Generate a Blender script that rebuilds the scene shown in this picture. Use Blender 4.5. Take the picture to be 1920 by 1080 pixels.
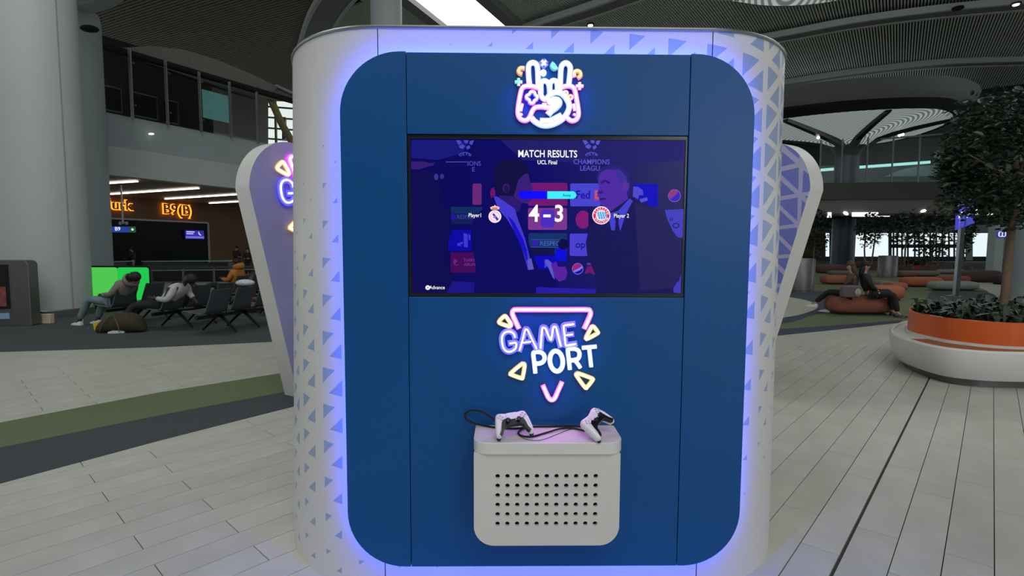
import bpy, bmesh, math, random
from math import sin, cos, pi, radians as R, sqrt, atan2, tan
from mathutils import Vector, Matrix
random.seed(7)
for o in list(bpy.data.objects): bpy.data.objects.remove(o)
sc = bpy.context.scene
col = sc.collection
# ---------------------------------------------------------------- camera
FP, PITCH, ROLL, H = 994.2, .07435, .004177, 1.64
fw = Vector((0, cos(PITCH), -sin(PITCH))); up = Vector((0, sin(PITCH), cos(PITCH))); rt = Vector((1, 0, 0))
r2 = rt*cos(ROLL)+up*sin(ROLL); u2 = -rt*sin(ROLL)+up*cos(ROLL)
EYE = Vector((0, 0, H))
cd = bpy.data.cameras.new('camera'); cam = bpy.data.objects.new('camera', cd); col.objects.link(cam)
m = Matrix((r2, u2, -fw)).transposed().to_4x4(); m.translation = EYE; cam.matrix_world = m
cd.sensor_width = 36; cd.lens = FP/1920*36; cd.clip_start = .05; cd.clip_end = 500
sc.camera = cam
# ---------------------------------------------------------------- sky, lights, exposure
sc.view_settings.view_transform = 'Standard'; sc.view_settings.look = 'None'
sc.view_settings.gamma = 1; sc.view_settings.use_curve_mapping = False
sc.view_settings.exposure = -0.2
w = bpy.data.worlds.new('overcast_sky'); sc.world = w; w.use_nodes = True
wb = w.node_tree.nodes['Background']; wb.inputs[0].default_value = (.86, .94, 1, 1); wb.inputs[1].default_value = 1.25
def area(name, loc, target, sx, sy, power, colour):
    l = bpy.data.lights.new(name, 'AREA'); l.shape = 'RECTANGLE'; l.size = sx; l.size_y = sy; l.energy = power; l.color = colour
    o = bpy.data.objects.new(name, l); col.objects.link(o); o.location = loc
    o.rotation_euler = (Vector(target)-Vector(loc)).to_track_quat('-Z', 'Y').to_euler()
    return o
area('overhead_fill_behind', (2, -8, 15.5), (1, 4, 0), 12, 9, 1450, (1, 1, .97))  # added overhead fill lamps standing in for skylight daylight; ceiling above is closed
area('overhead_fill_right', (16, 12, 15.5), (14, 16, 0), 14, 9, 860, (.95, 1, .97))
area('overhead_fill_left', (-9, 6, 15.5), (-7, 8, 0), 9, 9, 850, (.93, 1, .98))
area('window_behind', (17, -32, 8), (1, 3, 2.2), 12, 6, 1800, (.95, .98, 1))
area('overhead_fill_lounge', (27, 34, 15.5), (25, 30, 0), 10, 10, 500, (1, 1, 1))  # another added fill lamp under the closed ceiling

# ---------------------------------------------------------------- helpers
def ray(x, y): return fw + r2*((x-960)/FP) + u2*((540-y)/FP)
def fl(x, y, z=0.0):
    d = ray(x, y); return EYE + d*((z-H)/d.z)
def at(x, y, Y):
    d = ray(x, y); return EYE + d*(Y/d.y)
def lin(c):
    c = c/255; return c/12.92 if c <= .04045 else ((c+.055)/1.055)**2.4
def rgb(*c): return (lin(c[0]), lin(c[1]), lin(c[2]), 1)
def nodes(name):
    m = bpy.data.materials.new(name); m.use_nodes = True
    nt = m.node_tree; return m, nt, nt.nodes, nt.links, nt.nodes['Principled BSDF']
def mat(name, c, rough=.5, metal=0, var=.08, scale=6, bump=0, spec=.5):
    m, nt, N, L, b = nodes(name)
    co = N.new('ShaderNodeTexCoord'); nz = N.new('ShaderNodeTexNoise'); nz.inputs['Scale'].default_value = scale
    nz.inputs['Detail'].default_value = 4
    rp = N.new('ShaderNodeValToRGB'); a = rgb(*c)
    rp.color_ramp.elements[0].position = .3; rp.color_ramp.elements[1].position = .7
    rp.color_ramp.elements[0].color = tuple(v*(1-var) for v in a[:3])+(1,); rp.color_ramp.elements[1].color = tuple(min(1, v*(1+var)) for v in a[:3])+(1,)
    L.new(co.outputs['Object'], nz.inputs['Vector']); L.new(nz.outputs['Fac'], rp.inputs[0]); L.new(rp.outputs[0], b.inputs['Base Color'])
    b.inputs['Roughness'].default_value = rough; b.inputs['Metallic'].default_value = metal
    b.inputs['Specular IOR Level'].default_value = spec
    if bump:
        bp = N.new('ShaderNodeBump'); bp.inputs['Strength'].default_value = bump; bp.inputs['Distance'].default_value = .01
        L.new(nz.outputs['Fac'], bp.inputs['Height']); L.new(bp.outputs[0], b.inputs['Normal'])
    return m
def emit(name, c, s=1.0, base=None):
    m, nt, N, L, b = nodes(name)
    b.inputs['Base Color'].default_value = base or (.02, .02, .02, 1)
    b.inputs['Emission Color'].default_value = c if len(c) == 4 else rgb(*c)
    b.inputs['Emission Strength'].default_value = s; b.inputs['Roughness'].default_value = .4
    return m
def glass(name, tint=(.8, .9, .9, 1), mixf=.12):
    m = bpy.data.materials.new(name); m.use_nodes = True; N = m.node_tree.nodes; L = m.node_tree.links
    N.clear(); o = N.new('ShaderNodeOutputMaterial'); t = N.new('ShaderNodeBsdfTransparent'); g = N.new('ShaderNodeBsdfGlossy'); x = N.new('ShaderNodeMixShader')
    t.inputs[0].default_value = tint; g.inputs['Roughness'].default_value = .22; x.inputs[0].default_value = mixf
    L.new(t.outputs[0], x.inputs[1]); L.new(g.outputs[0], x.inputs[2]); L.new(x.outputs[0], o.inputs[0]); return m

class MB:
    def __init__(s): s.v = []; s.f = []; s.uv = None
    def add(s, vs, fs):
        k = len(s.v); s.v += [tuple(v) for v in vs]; s.f += [tuple(i+k for i in f) for f in fs]; return s
    def box(s, c, d, rz=0, M=None):
        vs = [Vector((x*d[0]/2, y*d[1]/2, z*d[2]/2)) for x in (-1, 1) for y in (-1, 1) for z in (-1, 1)]
        q = Matrix.Rotation(rz, 3, 'Z')
        if M is not None: q = M
        return s.add([q@v+Vector(c) for v in vs], [(0, 1, 3, 2), (4, 6, 7, 5), (0, 4, 5, 1), (2, 3, 7, 6), (0, 2, 6, 4), (1, 5, 7, 3)])
    def bb(s, a, b): return s.box([(a[i]+b[i])/2 for i in range(3)], [abs(b[i]-a[i]) for i in range(3)])
    def bar(s, a, b, wd, ht=None):
        a = Vector(a); b = Vector(b); ht = ht or wd; d = (b-a)
        x = d.normalized(); r = Vector((0, 0, 1)) if abs(x.z) < .95 else Vector((0, 1, 0)); y = r.cross(x).normalized(); z = x.cross(y)
        M = Matrix((x, y, z)).transposed(); return s.box((a+b)/2, (d.length, wd, ht), M=M)
    def prism(s, pts, off):
        """pts: list of 3D points of a planar polygon; off: thickness vector"""
        n = len(pts); p = [Vector(q) for q in pts]; o = Vector(off)
        return s.add(p+[q+o for q in p], [tuple(range(n)), tuple(range(2*n-1, n-1, -1))]+[(i, i+n, (i+1) % n+n, (i+1) % n) for i in range(n)])
    def face(s, pts): return s.add(pts, [tuple(range(len(pts)))])
    def tube(s, path, r, n=8, closed=False, cap=True):
        P = [Vector(p) for p in path]; N = len(P); base = len(s.v); rs = r if isinstance(r, (list, tuple)) else [r]*N
        prev = None
        for i, p in enumerate(P):
            t = (P[(i+1) % N]-P[i-1]) if closed or 0 < i < N-1 else (P[1]-P[0] if i == 0 else P[-1]-P[-2])
            t = t.normalized() if t.length > 1e-9 else Vector((1, 0, 0))
            if prev is None: x = t.orthogonal().normalized()
            else:
                x = prev-t*prev.dot(t); x = x.normalized() if x.length > 1e-6 else t.orthogonal().normalized()
            prev = x; y = t.cross(x)
            s.v += [tuple(p+(x*cos(2*pi*k/n)+y*sin(2*pi*k/n))*rs[i]) for k in range(n)]
        for i in range(N if closed else N-1):
            a = base+i*n; b = base+((i+1) % N)*n
            s.f += [(a+k, a+(k+1) % n, b+(k+1) % n, b+k) for k in range(n)]
        if cap and not closed:
            s.f += [tuple(base+k for k in range(n-1, -1, -1)), tuple(base+(N-1)*n+k for k in range(n))]
        return s
    def lathe(s, prof, n=32, c=(0, 0, 0), sx=1, sy=1):
        base = len(s.v)
        for r, z in prof: s.v += [(c[0]+r*sx*cos(2*pi*k/n), c[1]+r*sy*sin(2*pi*k/n), c[2]+z) for k in range(n)]
        for i in range(len(prof)-1):
            a = base+i*n; b = a+n
            s.f += [(a+k, a+(k+1) % n, b+(k+1) % n, b+k) for k in range(n)]
        return s
    def loft(s, rings, cap=True):
        base = len(s.v); n = len(rings[0])
        for r in rings: s.v += [tuple(p) for p in r]
        for i in range(len(rings)-1):
            a = base+i*n; b = a+n; s.f += [(a+k, a+(k+1) % n, b+(k+1) % n, b+k) for k in range(n)]
        if cap: s.f += [tuple(base+k for k in range(n-1, -1, -1)), tuple(base+(len(rings)-1)*n+k for k in range(n))]
        return s
    def ball(s, c, r, n=12, k=7, M=None):
        r = r if isinstance(r, (tuple, list)) else (r, r, r); c = Vector(c)
        rings = []
        for i in range(k+1):
            t = -pi/2+pi*i/k; t = max(-pi/2+.02, min(pi/2-.02, t))
            rings.append([c+((M or Matrix.Identity(3))@Vector((r[0]*cos(t)*cos(2*pi*j/n), r[1]*cos(t)*sin(2*pi*j/n), r[2]*sin(t)))) for j in range(n)])
        return s.loft(rings)
    def build(s, name, m, parent=None, smooth=False, bevel=0, sub=0, recalc=True):
        me = bpy.data.meshes.new(name); me.from_pydata(s.v, [], s.f); me.update()
        if recalc:
            b = bmesh.new(); b.from_mesh(me); bmesh.ops.recalc_face_normals(b, faces=b.faces); b.to_mesh(me); b.free()
        if m: me.materials.append(m)
        if smooth: me.polygons.foreach_set('use_smooth', [True]*len(me.polygons))
        o = bpy.data.objects.new(name, me); col.objects.link(o)
        if parent: o.parent = parent
        if bevel:
            q = o.modifiers.new('bevel', 'BEVEL'); q.width = bevel; q.segments = 2; q.limit_method = 'ANGLE'; q.angle_limit = R(40)
        if sub:
            q = o.modifiers.new('sub', 'SUBSURF'); q.levels = sub; q.render_levels = sub
        if smooth and not sub:
            try: me.set_sharp_from_angle(angle=R(38))
            except Exception: pass
        return o
def tag(o, label=None, cat=None, group=None, kind=None):
    if label: o['label'] = label
    if cat: o['category'] = cat
    if group: o['group'] = group
    if kind: o['kind'] = kind
    return o
def thing(name, loc, rz=0, label=None, cat=None, group=None):
    o = bpy.data.objects.new(name, None); col.objects.link(o); o.location = loc; o.rotation_euler = (0, 0, rz); o.empty_display_size = .1
    return tag(o, label, cat, group)
def struct(o): o['kind'] = 'structure'; return o
def copy_tree(o, parent=None, only=None):
    c = o.copy(); col.objects.link(c)
    if parent: c.parent = parent
    for ch in [x for x in col.objects if x.parent == o]: copy_tree(ch, c)
    return c
def spline(pts, n=8, closed=False):
    P = [Vector(p) for p in pts]; N = len(P); out = []
    for i in range(N if closed else N-1):
        if closed: a, b, c, d = P[i-1], P[i], P[(i+1) % N], P[(i+2) % N]
        else: a, b, c, d = P[max(i-1, 0)], P[i], P[i+1], P[min(i+2, N-1)]
        for k in range(n):
            t = k/n; out.append(.5*((2*b)+(-a+c)*t+(2*a-5*b+4*c-d)*t*t+(-a+3*b-3*c+d)*t**3))
    if not closed: out.append(P[-1])
    return out
def rrect(x0, x1, y0, y1, r, n=8):
    """rounded rectangle outline; r = (bl, br, tr, tl)"""
    if not isinstance(r, (tuple, list)): r = (r,)*4
    out = []
    for (cx, cy, a0, q) in ((x0+r[0], y0+r[0], pi, r[0]), (x1-r[1], y0+r[1], 1.5*pi, r[1]), (x1-r[2], y1-r[2], 0, r[2]), (x0+r[3], y1-r[3], .5*pi, r[3])):
        if q <= 0: out.append((cx, cy)); continue
        for k in range(n+1):
            a = a0+.5*pi*k/n; out.append((cx+q*cos(a), cy+q*sin(a)))
    return out
def text(name, body, size, loc, m, parent=None, ext=.002, bold=0, rx=pi/2, rz=0, ry=0, sx=1, align='CENTER'):
    cu = bpy.data.curves.new(name, 'FONT'); cu.body = body; cu.size = size; cu.extrude = ext; cu.offset = bold; cu.align_x = align; cu.align_y = 'CENTER'; cu.resolution_u = 3
    t = bpy.data.objects.new(name, cu); col.objects.link(t)
    dg = bpy.context.evaluated_depsgraph_get(); me = bpy.data.meshes.new_from_object(t.evaluated_get(dg))
    bpy.data.objects.remove(t); me.materials.clear(); me.materials.append(m)
    o = bpy.data.objects.new(name, me); col.objects.link(o); o.location = loc; o.rotation_euler = (rx, ry, rz); o.scale = (sx, 1, 1)
    if parent: o.parent = parent
    return o

# ---------------------------------------------------------------- materials
M = {}
M['plank'] = None
def plank_material(name, lines=False):
    m, nt, N, L, b = nodes(name)
    co = N.new('ShaderNodeTexCoord'); info = N.new('ShaderNodeObjectInfo')
    nz = N.new('ShaderNodeTexNoise'); nz.inputs['Scale'].default_value = 3.5; nz.inputs['Detail'].default_value = 6
    L.new(co.outputs['Object'], nz.inputs['Vector'])
    rp = N.new('ShaderNodeValToRGB'); rp.color_ramp.elements[0].position = .3; rp.color_ramp.elements[1].position = .72
    rp.color_ramp.elements[0].color = rgb(176, 176, 164); rp.color_ramp.elements[1].color = rgb(188, 188, 177)
    L.new(nz.outputs['Fac'], rp.inputs[0])
    hs = N.new('ShaderNodeHueSaturation'); mr = N.new('ShaderNodeMapRange'); mr.inputs['To Min'].default_value = .955; mr.inputs['To Max'].default_value = 1.03
    L.new(info.outputs['Random'], mr.inputs['Value']); L.new(mr.outputs[0], hs.inputs['Value']); L.new(rp.outputs[0], hs.inputs['Color'])
    L.new(hs.outputs[0], b.inputs['Base Color'])
    b.inputs['Roughness'].default_value = .38; b.inputs['Specular IOR Level'].default_value = .35
    return m
M['plank'] = plank_material('glazed_white_plank')
M['grout'] = mat('dark_grout', (62, 62, 58), .9)
M['carpet_dark'] = mat('dark_grey_carpet', (58, 64, 67), .95, var=.12, scale=40, bump=.2)
M['carpet_green'] = mat('olive_carpet', (96, 104, 74), .95, var=.10, scale=30, bump=.2)
M['carpet_blue'] = mat('slate_blue_carpet', (56, 60, 78), .95, var=.12, scale=40)
M['carpet_light'] = mat('pale_floor_inlay', (164, 166, 152), .8)
M['white'] = mat('warm_white_laminate', (206, 204, 200), .42, var=.03, scale=3)
M['white_gloss'] = mat('white_solid_surface', (212, 211, 206), .28, var=.03, scale=2)
M['blue'] = mat('petrol_blue_laminate', (6, 76, 138), .36, var=.05, scale=1.5, spec=.3)
M['black'] = mat('black_plastic', (14, 14, 17), .35)
M['black_matt'] = mat('black_rubber', (12, 12, 13), .8)
M['dark'] = mat('dark_void', (9, 9, 10), .9)
M['darkglass'] = mat('dark_tinted_glass', (12, 12, 12), .3, spec=.12)
M['steel'] = mat('brushed_steel', (150, 152, 152), .35, 1)
M['steel_d'] = mat('dull_steel', (112, 110, 110), .45, .8)
M['grey'] = mat('cool_grey_render', (148, 158, 160), .6, var=.04, scale=.3)
M['grey_l'] = mat('pale_grey_render', (172, 176, 176), .6, var=.04, scale=.3)
M['grey_d'] = mat('dark_grey_render', (84, 88, 86), .7, var=.05, scale=.3)
M['fascia'] = mat('grey_fascia', (112, 110, 106), .6, var=.04, scale=.2)
M['fascia_d'] = mat('charcoal_fascia', (72, 70, 68), .6, var=.04, scale=.2)
M['slat'] = mat('grey_ceiling_slat', (206, 212, 206), .6, var=.05, scale=.4)
M['band'] = mat('ceiling_band', (112, 116, 113), .6, var=.05, scale=.3)
M['band_l'] = mat('ceiling_band_edge', (176, 180, 176), .5, var=.05, scale=.3)
M['ceil'] = mat('ceiling_void', (16, 16, 15), .95)
M['brown'] = mat('walnut_wall_cladding', (104, 72, 40), .5, var=.12, scale=1.2)
M['teal'] = mat('teal_glass', (96, 158, 156), .2)
M['seat'] = mat('graphite_seat_shell', (58, 64, 68), .45)
M['seat_l'] = mat('grey_seat_shell', (82, 84, 84), .4)
M['seatframe'] = mat('black_metal', (16, 18, 19), .4, .4)
M['skin_d'] = mat('dark_brown_skin', (62, 42, 34), .6)
M['skin_l'] = mat('light_skin', (176, 130, 108), .6)
M['hair'] = mat('black_hair', (16, 13, 12), .7)
M['leaf'] = mat('dark_green_leaf', (30, 50, 33), .42, var=.35, scale=5)
M['leaf_l'] = mat('mid_green_leaf', (56, 80, 52), .35, var=.3, scale=5)
M['bark'] = mat('tree_bark', (112, 92, 72), .85, var=.2, scale=12, bump=.4)
M['soil'] = mat('soil', (38, 30, 22), .95)
M['orange'] = mat('orange_lacquer', (208, 92, 34), .38, var=.05, scale=2)
M['wood'] = mat('oiled_wood', (150, 90, 58), .5, var=.12, scale=8)
M['screen_glass'] = mat('screen_bezel', (24, 25, 28), .25)
M['window'] = glass('clear_window_glass', (.97, 1, 1, 1), .04)
M['railglass'] = glass('railing_glass', (.74, .78, .77, 1), .005)

# lattice print on the kiosk skin, laid out in metres by UV (u along the skin, v up)
def lattice_material(name, base, tri, zc0, zslope, L_, cell=.180, inset0=.125, uk=-.035):
    m, nt, N, L, b = nodes(name)
    def mth(op, a, b_=None, c=None):
        n = N.new('ShaderNodeMath'); n.operation = op
        for i, v in enumerate((a, b_, c)):
            if v is None: continue
            if isinstance(v, (int, float)): n.inputs[i].default_value = v
            else: L.new(v, n.inputs[i])
        return n.outputs[0]
    uv = N.new('ShaderNodeUVMap'); uv.uv_map = 'UVMap'; sp = N.new('ShaderNodeSeparateXYZ'); L.new(uv.outputs[0], sp.inputs[0])
    U, V = sp.outputs[0], sp.outputs[1]
    # rows dip towards the right by up to ~14 degrees
    Vs = mth('ADD', V, mth('MULTIPLY', mth('MULTIPLY', mth('ADD', U, .4), mth('ABSOLUTE', mth('ADD', U, .4))), .07))
    fu = mth('FRACT', mth('DIVIDE', mth('ADD', U, 20), cell)); fv = mth('FRACT', mth('DIVIDE', mth('ADD', Vs, 20), cell))
    cu = mth('MULTIPLY', mth('FLOOR', mth('DIVIDE', U, cell)), cell)
    cv = mth('MULTIPLY', mth('FLOOR', mth('DIVIDE', Vs, cell)), cell)
    up_ = mth('MINIMUM', mth('MINIMUM', fu, mth('SUBTRACT', 1, fv)), mth('MULTIPLY', mth('SUBTRACT', fv, fu), .7071))
    lo_ = mth('MINIMUM', mth('MINIMUM', fv, mth('SUBTRACT', 1, fu)), mth('MULTIPLY', mth('SUBTRACT', fu, fv), .7071))
    dist = mth('MAXIMUM', up_, lo_)
    zc = mth('ADD', mth('MULTIPLY', cu, zslope), zc0)
    away = mth('DIVIDE', mth('ABSOLUTE', mth('SUBTRACT', cv, zc)), L_)
    inset = mth('ADD', mth('MULTIPLY', mth('POWER', away, 1.4), .13), mth('ADD', mth('MULTIPLY', cu, uk), inset0))
    msk = mth('GREATER_THAN', dist, inset)
    mx = N.new('ShaderNodeMix'); mx.data_type = 'RGBA'; L.new(msk, mx.inputs[0]); mx.inputs[6].default_value = rgb(*base); mx.inputs[7].default_value = rgb(*tri)
    L.new(mx.outputs[2], b.inputs['Base Color']); b.inputs['Roughness'].default_value = .4
    return m
M['lattice'] = lattice_material('white_skin_with_printed_lattice', (206, 203, 200), (142, 160, 190), 1.55, .62, 1.25)
M['lattice_p'] = lattice_material('lilac_skin_with_printed_lattice', (176, 172, 205), (108, 118, 192), 1.7, .1, 2.6, cell=.30, inset0=.06, uk=0)
M['lilac'] = mat('purple_lit_skin', (146, 142, 190), .45, var=.08, scale=2.5)  # purple light falling on the wing face, painted into its base colour

# ---------------------------------------------------------------- floor
PA = Vector((sin(.73505), cos(.73505), 0)); PB = Vector((cos(.73505), -sin(.73505), 0))   # plank directions
SC = H/1.58; PW = .1946*SC; PL = 1.205*SC; JO = 1.090*SC; B0 = .090*SC
floor = MB().bb((-95, -45, -.3), (120, 125, -.012)).build('floor', M['grout']); struct(floor)
far = MB()
far.prism([(-95, 8.95, -.011), (120, 8.95, -.011), (120, 125, -.011), (-95, 125, -.011)], (0, 0, .010))
far.prism([(-95, -45, -.011), (120, -45, -.011), (120, -.3, -.011), (-95, -.3, -.011)], (0, 0, .010))
far.prism([(-95, -.3, -.011), (-6.2, -.3, -.011), (-6.2, 8.95, -.011), (-95, 8.95, -.011)], (0, 0, .010))
far.prism([(9.6, -.3, -.011), (120, -.3, -.011), (120, 8.95, -.011), (9.6, 8.95, -.011)], (0, 0, .010))
far.build('paving', M['plank'], floor, recalc=True)['kind'] = 'stuff'
GAP = .005
pm = bpy.data.meshes.new('plank'); _p = MB().box((0, 0, -.006), (PL-GAP, PW-GAP, .012)); pm.from_pydata(_p.v, [], _p.f); pm.materials.append(M['plank'])
cells = []
for k in range(-60, 60):
    bc = B0+PW*(k+.5); off = JO if k % 2 else JO-PL/3
    for j in range(-8, 14):
        ac = off+PL*(j+.5); c = PA*ac+PB*bc
        if not (-6.6 < c.x < 9.9 and -.7 < c.y < 9.4): continue
        d = c-EYE; z = d.dot(fw)
        if z < .5: vis = False
        else:
            px = 960+FP*d.dot(r2)/z; py = 540-FP*d.dot(u2)/z; vis = -160 < px < 2080 and py < 1290
        hid = (-.9 < c.x < 1.2 and 3.0 < c.y < 4.2)
        if hid: continue
        bear = c.x/max(c.y, .1)
        rank = d.length + (0 if vis else 100) + (6 if (-.40 < bear < .46 and c.y > 2.4) else 0)
        cells.append((rank, ac, bc, k))
cells.sort()
rest = MB(); ang = atan2(PA.y, PA.x)
for i, (rk, ac, bc, k) in enumerate(cells):
    c = PA*ac+PB*bc
    wide = (k == -4)                        # the wide dark movement joint beside this row
    if i < 300:
        o = bpy.data.objects.new('plank', pm); col.objects.link(o); o.parent = floor; o.location = (c.x, c.y, 0); o.rotation_euler = (0, 0, ang)
        if wide: o.scale = (1, .93, 1); o.location = (c.x-PB.x*.006, c.y-PB.y*.006, 0)
    else: rest.box((c.x, c.y, -.006), (PL-GAP, (PW-GAP)*(.93 if wide else 1), .012), ang)
rest.build('planks_beyond', M['plank'], floor)['kind'] = 'stuff'
J2 = 5.88*SC
def patch(name, pts, m, z=.004, parent=floor):
    p = [Vector((q[0], q[1], z)) for q in pts]
    return MB().prism(p, (0, 0, -z+.0005)).build(name, m, parent)
fp = lambda L_: [fl(*q) for q in L_]
eL = [(-1600, 1500), (-400, 1012), (0, 907), (300, 826), (540, 765), (700, 727)]
gL = [(-1600, 1240), (-400, 925), (0, 840), (300, 779), (535, 735), (700, 706)]
wL = [(-1600, 1090), (-400, 868), (0, 793), (300, 736), (527, 700), (700, 674)]
patch('carpet_strip', fp(eL)+fp(gL[::-1]), M['carpet_dark'])['label'] = 'dark grey carpet strip'
patch('carpet_strip', fp(gL)+fp(wL[::-1]), M['carpet_green'])['label'] = 'olive green carpet strip'
patch('seating_carpet', fp([(-500, 668), (0, 660), (300, 651), (512, 641), (800, 622), (800, 545), (300, 545), (-300, 560)]), M['carpet_dark'])
# right-hand lounge carpet
gp = fp([(1380, 637), (1470, 628), (1560, 619), (1690, 605), (1800, 590), (1870, 566), (1850, 545), (1800, 528), (1920, 505), (2300, 500), (2200, 482), (1500, 482), (1380, 500)])
patch('lounge_carpet', gp, M['carpet_green'], .005)
patch('carpet_strip', fp([(1380, 637), (1470, 628), (1560, 619), (1690, 605), (1690, 601), (1560, 611), (1470, 617), (1380, 622)]), M['carpet_blue'], .007)
patch('carpet_patch', [p for p in spline(fp([(1380, 610), (1475, 606), (1530, 590), (1600, 580), (1640, 565), (1600, 552), (1540, 546), (1440, 548), (1380, 560)]), 5, True)], M['carpet_blue'], .007)
patch('floor_inlay', [p for p in spline(fp([(1400, 600), (1475, 595), (1515, 586), (1533, 576), (1520, 566), (1475, 557), (1400, 552)]), 6, True)], M['carpet_light'], .009)
patch('carpet_patch', [p for p in spline(fp([(1740, 560), (1800, 572), (1855, 570), (1868, 556), (1835, 545), (1760, 542)]), 5, True)], M['carpet_dark'], .009)

rw = MB().bb((-60, -38.5, 0), (110, -38, 19)).build('wall_rear', M['grey_d']); struct(rw)
MB().bb((-60, -38.05, 5), (110, -37.6, 6.4)).build('rear_fascia', M['fascia'], rw)
# ---------------------------------------------------------------- ceiling
ceil = MB().bb((-60, -20, 19.5), (110, 120, 20)).build('ceiling', M['ceil']); struct(ceil)
ZS = 16.6
def slat_field(name, bearing, pitch, u0, u1, v0, v1, keep, drop, step=1.6, wd=.085, m=None):
    a = Vector((sin(bearing), cos(bearing), 0)); b = Vector((cos(bearing), -sin(bearing), 0)); mb = MB()
    for i in range(int((v1-v0)/pitch)):
        v = v0+i*pitch; run = []
        k = int((u1-u0)/step)
        def flush(run):
            if len(run) < 2: return
            base = len(mb.v)
            for (p, z) in run:
                for (s_, dz) in ((-1, 0), (1, 0), (1, .16), (-1, .16)): mb.v.append((p.x+b.x*s_*wd/2, p.y+b.y*s_*wd/2, z+dz))
            for q in range(len(run)-1):
                A = base+q*4; B = A+4
                mb.f += [(A, A+1, B+1, B), (A+1, A+2, B+2, B+1), (A+3, A, B, B+3)]
        for j in range(k+1):
            u = u0+j*step; p = a*u+b*v
            if keep(p): run.append((p, drop(u, v)))
            else: flush(run); run = []
        flush(run)
    o = mb.build(name, m or M['slat'], ceil, recalc=False); o['kind'] = 'stuff'; return o
A1, A2 = fl(590, 60, ZS), fl(640, 0, ZS)
def side(p): return (A2.x-A1.x)*(p.y-A1.y)-(A2.y-A1.y)*(p.x-A1.x)    # >0 on the right bay
def right_bay(p):
    if side(p)*-1 > 0 and False: return False
    return side(p) > 0
sgn = 1 if side(Vector((10, 40, 0))) > 0 else -1
sky = [fl(736, -20, ZS), fl(892, -20, ZS), fl(982, 62, ZS), fl(842, 62, ZS)]
def inpoly(p, P):
    s = 0
    for i in range(len(P)):
        a, b = P[i], P[(i+1) % len(P)]; c = (b.x-a.x)*(p.y-a.y)-(b.y-a.y)*(p.x-a.x); s += 1 if c > 0 else -1
    return abs(s) == len(P)
slat_field('ceiling_slats', R(36), .17, 8, 66, -48, 22, lambda p: side(p)*sgn > 0 and not inpoly(p, sky) and not (p.y > A1.y+.5 and p.x < A1.x+3), lambda u, v: ZS+.4-.0005*max(0, u-30)**2)
slat_field('ceiling_slats', R(-64), .26, -4, 90, 0, 64, lambda p: side(p)*sgn < 0 or (p.y > A1.y and p.x < A1.x+4), lambda u, v: ZS+.3, wd=.14, m=mat('brown_grey_ceiling_slat', (122, 116, 106), .7))
def band(name, pts, wd, z, m, thick=.35, parent=ceil):
    P = spline([Vector((p.x, p.y, z if not isinstance(z, list) else 0)) for p in pts], 8); mb = MB(); rings = []
    zz = z
    for i, p in enumerate(P):
        t = (P[min(i+1, len(P)-1)]-P[max(i-1, 0)]).normalized(); n = Vector((t.y, -t.x, 0))*wd/2
        rings.append([p-n, p+n, p+n+Vector((0, 0, thick)), p-n+Vector((0, 0, thick))])
    mb.loft(rings); return mb.build(name, m, parent)
def ribs(pts, wd, z=ZS-.25):
    band('ceiling_rib', pts, wd, z, M['band'])
    # pale lip along both edges of the rib
    P = [Vector((p.x, p.y, z)) for p in pts]
    for s_ in (-1, 1):
        q = []
        for i, p in enumerate(P):
            t = (P[min(i+1, len(P)-1)]-P[max(i-1, 0)]).normalized(); n = Vector((t.y, -t.x, 0)); q.append(p+n*s_*(wd/2+.1))
        band('ceiling_rib_lip', q, .2, z-.06, M['band_l'], .4)
zz = ZS-.25
ribs([fl(940, 82, zz), fl(1010, 55, zz), fl(1110, 23, zz), fl(1200, -8, zz), fl(1300, -40, zz)], 1.0)
ribs([fl(1400, 84, zz), fl(1480, 70, zz), fl(1600, 48, zz), fl(1750, 28, zz), fl(1920, 12, zz), fl(2050, 0, zz)], .95)
ribs([fl(1400, 172, zz), fl(1480, 158, zz), fl(1600, 140, zz), fl(1750, 124, zz), fl(1920, 118, zz), fl(2050, 114, zz)], .8)
ribs([fl(578, 110, zz), fl(596, 60, zz), fl(612, 28, zz), fl(636, -5, zz), fl(670, -40, zz)], 1.5)
# open skylight over the kiosk
skp = MB().prism([Vector((p.x, p.y, ZS+.1)) for p in sky], (0, 0, .05)).build('skylight', emit('skylight_daylight', (255, 255, 255), 2.5))
tag(skp, 'bright white skylight strip in the slatted ceiling above the kiosk', 'skylight')
for (i, j) in ((0, 3), (1, 2)):
    a, b = sky[i], sky[j]; MB().bar((a.x, a.y, ZS), (b.x, b.y, ZS), .8, .5).build('skylight_frame', M['band'], skp)
# ceiling spotlights on the ribs
for (px, py, lab) in ((1107, 48, 'round ceiling spotlight above the kiosk top edge'), (1905, 9, 'round ceiling spotlight at the far upper right')):
    c = fl(px, py, ZS-.36); t = thing('ceiling_spotlight', c, 0, lab, 'spotlight', None)
    MB().lathe([(.001, .1), (.26, .1), (.26, 0), (.2, 0), (.2, .05), (.001, .05)], 20).build('housing', M['black'], t)
    MB().lathe([(.001, .02), (.17, .02), (.15, -.03), (.001, -.05)], 16).build('lens', emit('spot_lens', (255, 235, 215), 6), t)
c = fl(1796, 17, ZS-.36); t = thing('ceiling_spotlight', c, 0, 'unlit black round spotlight recess in ceiling rib at upper right', 'spotlight')
MB().lathe([(.001, .1), (.3, .1), (.3, 0), (.22, 0), (.001, .02)], 20).build('housing', M['dark'], t)
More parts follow.
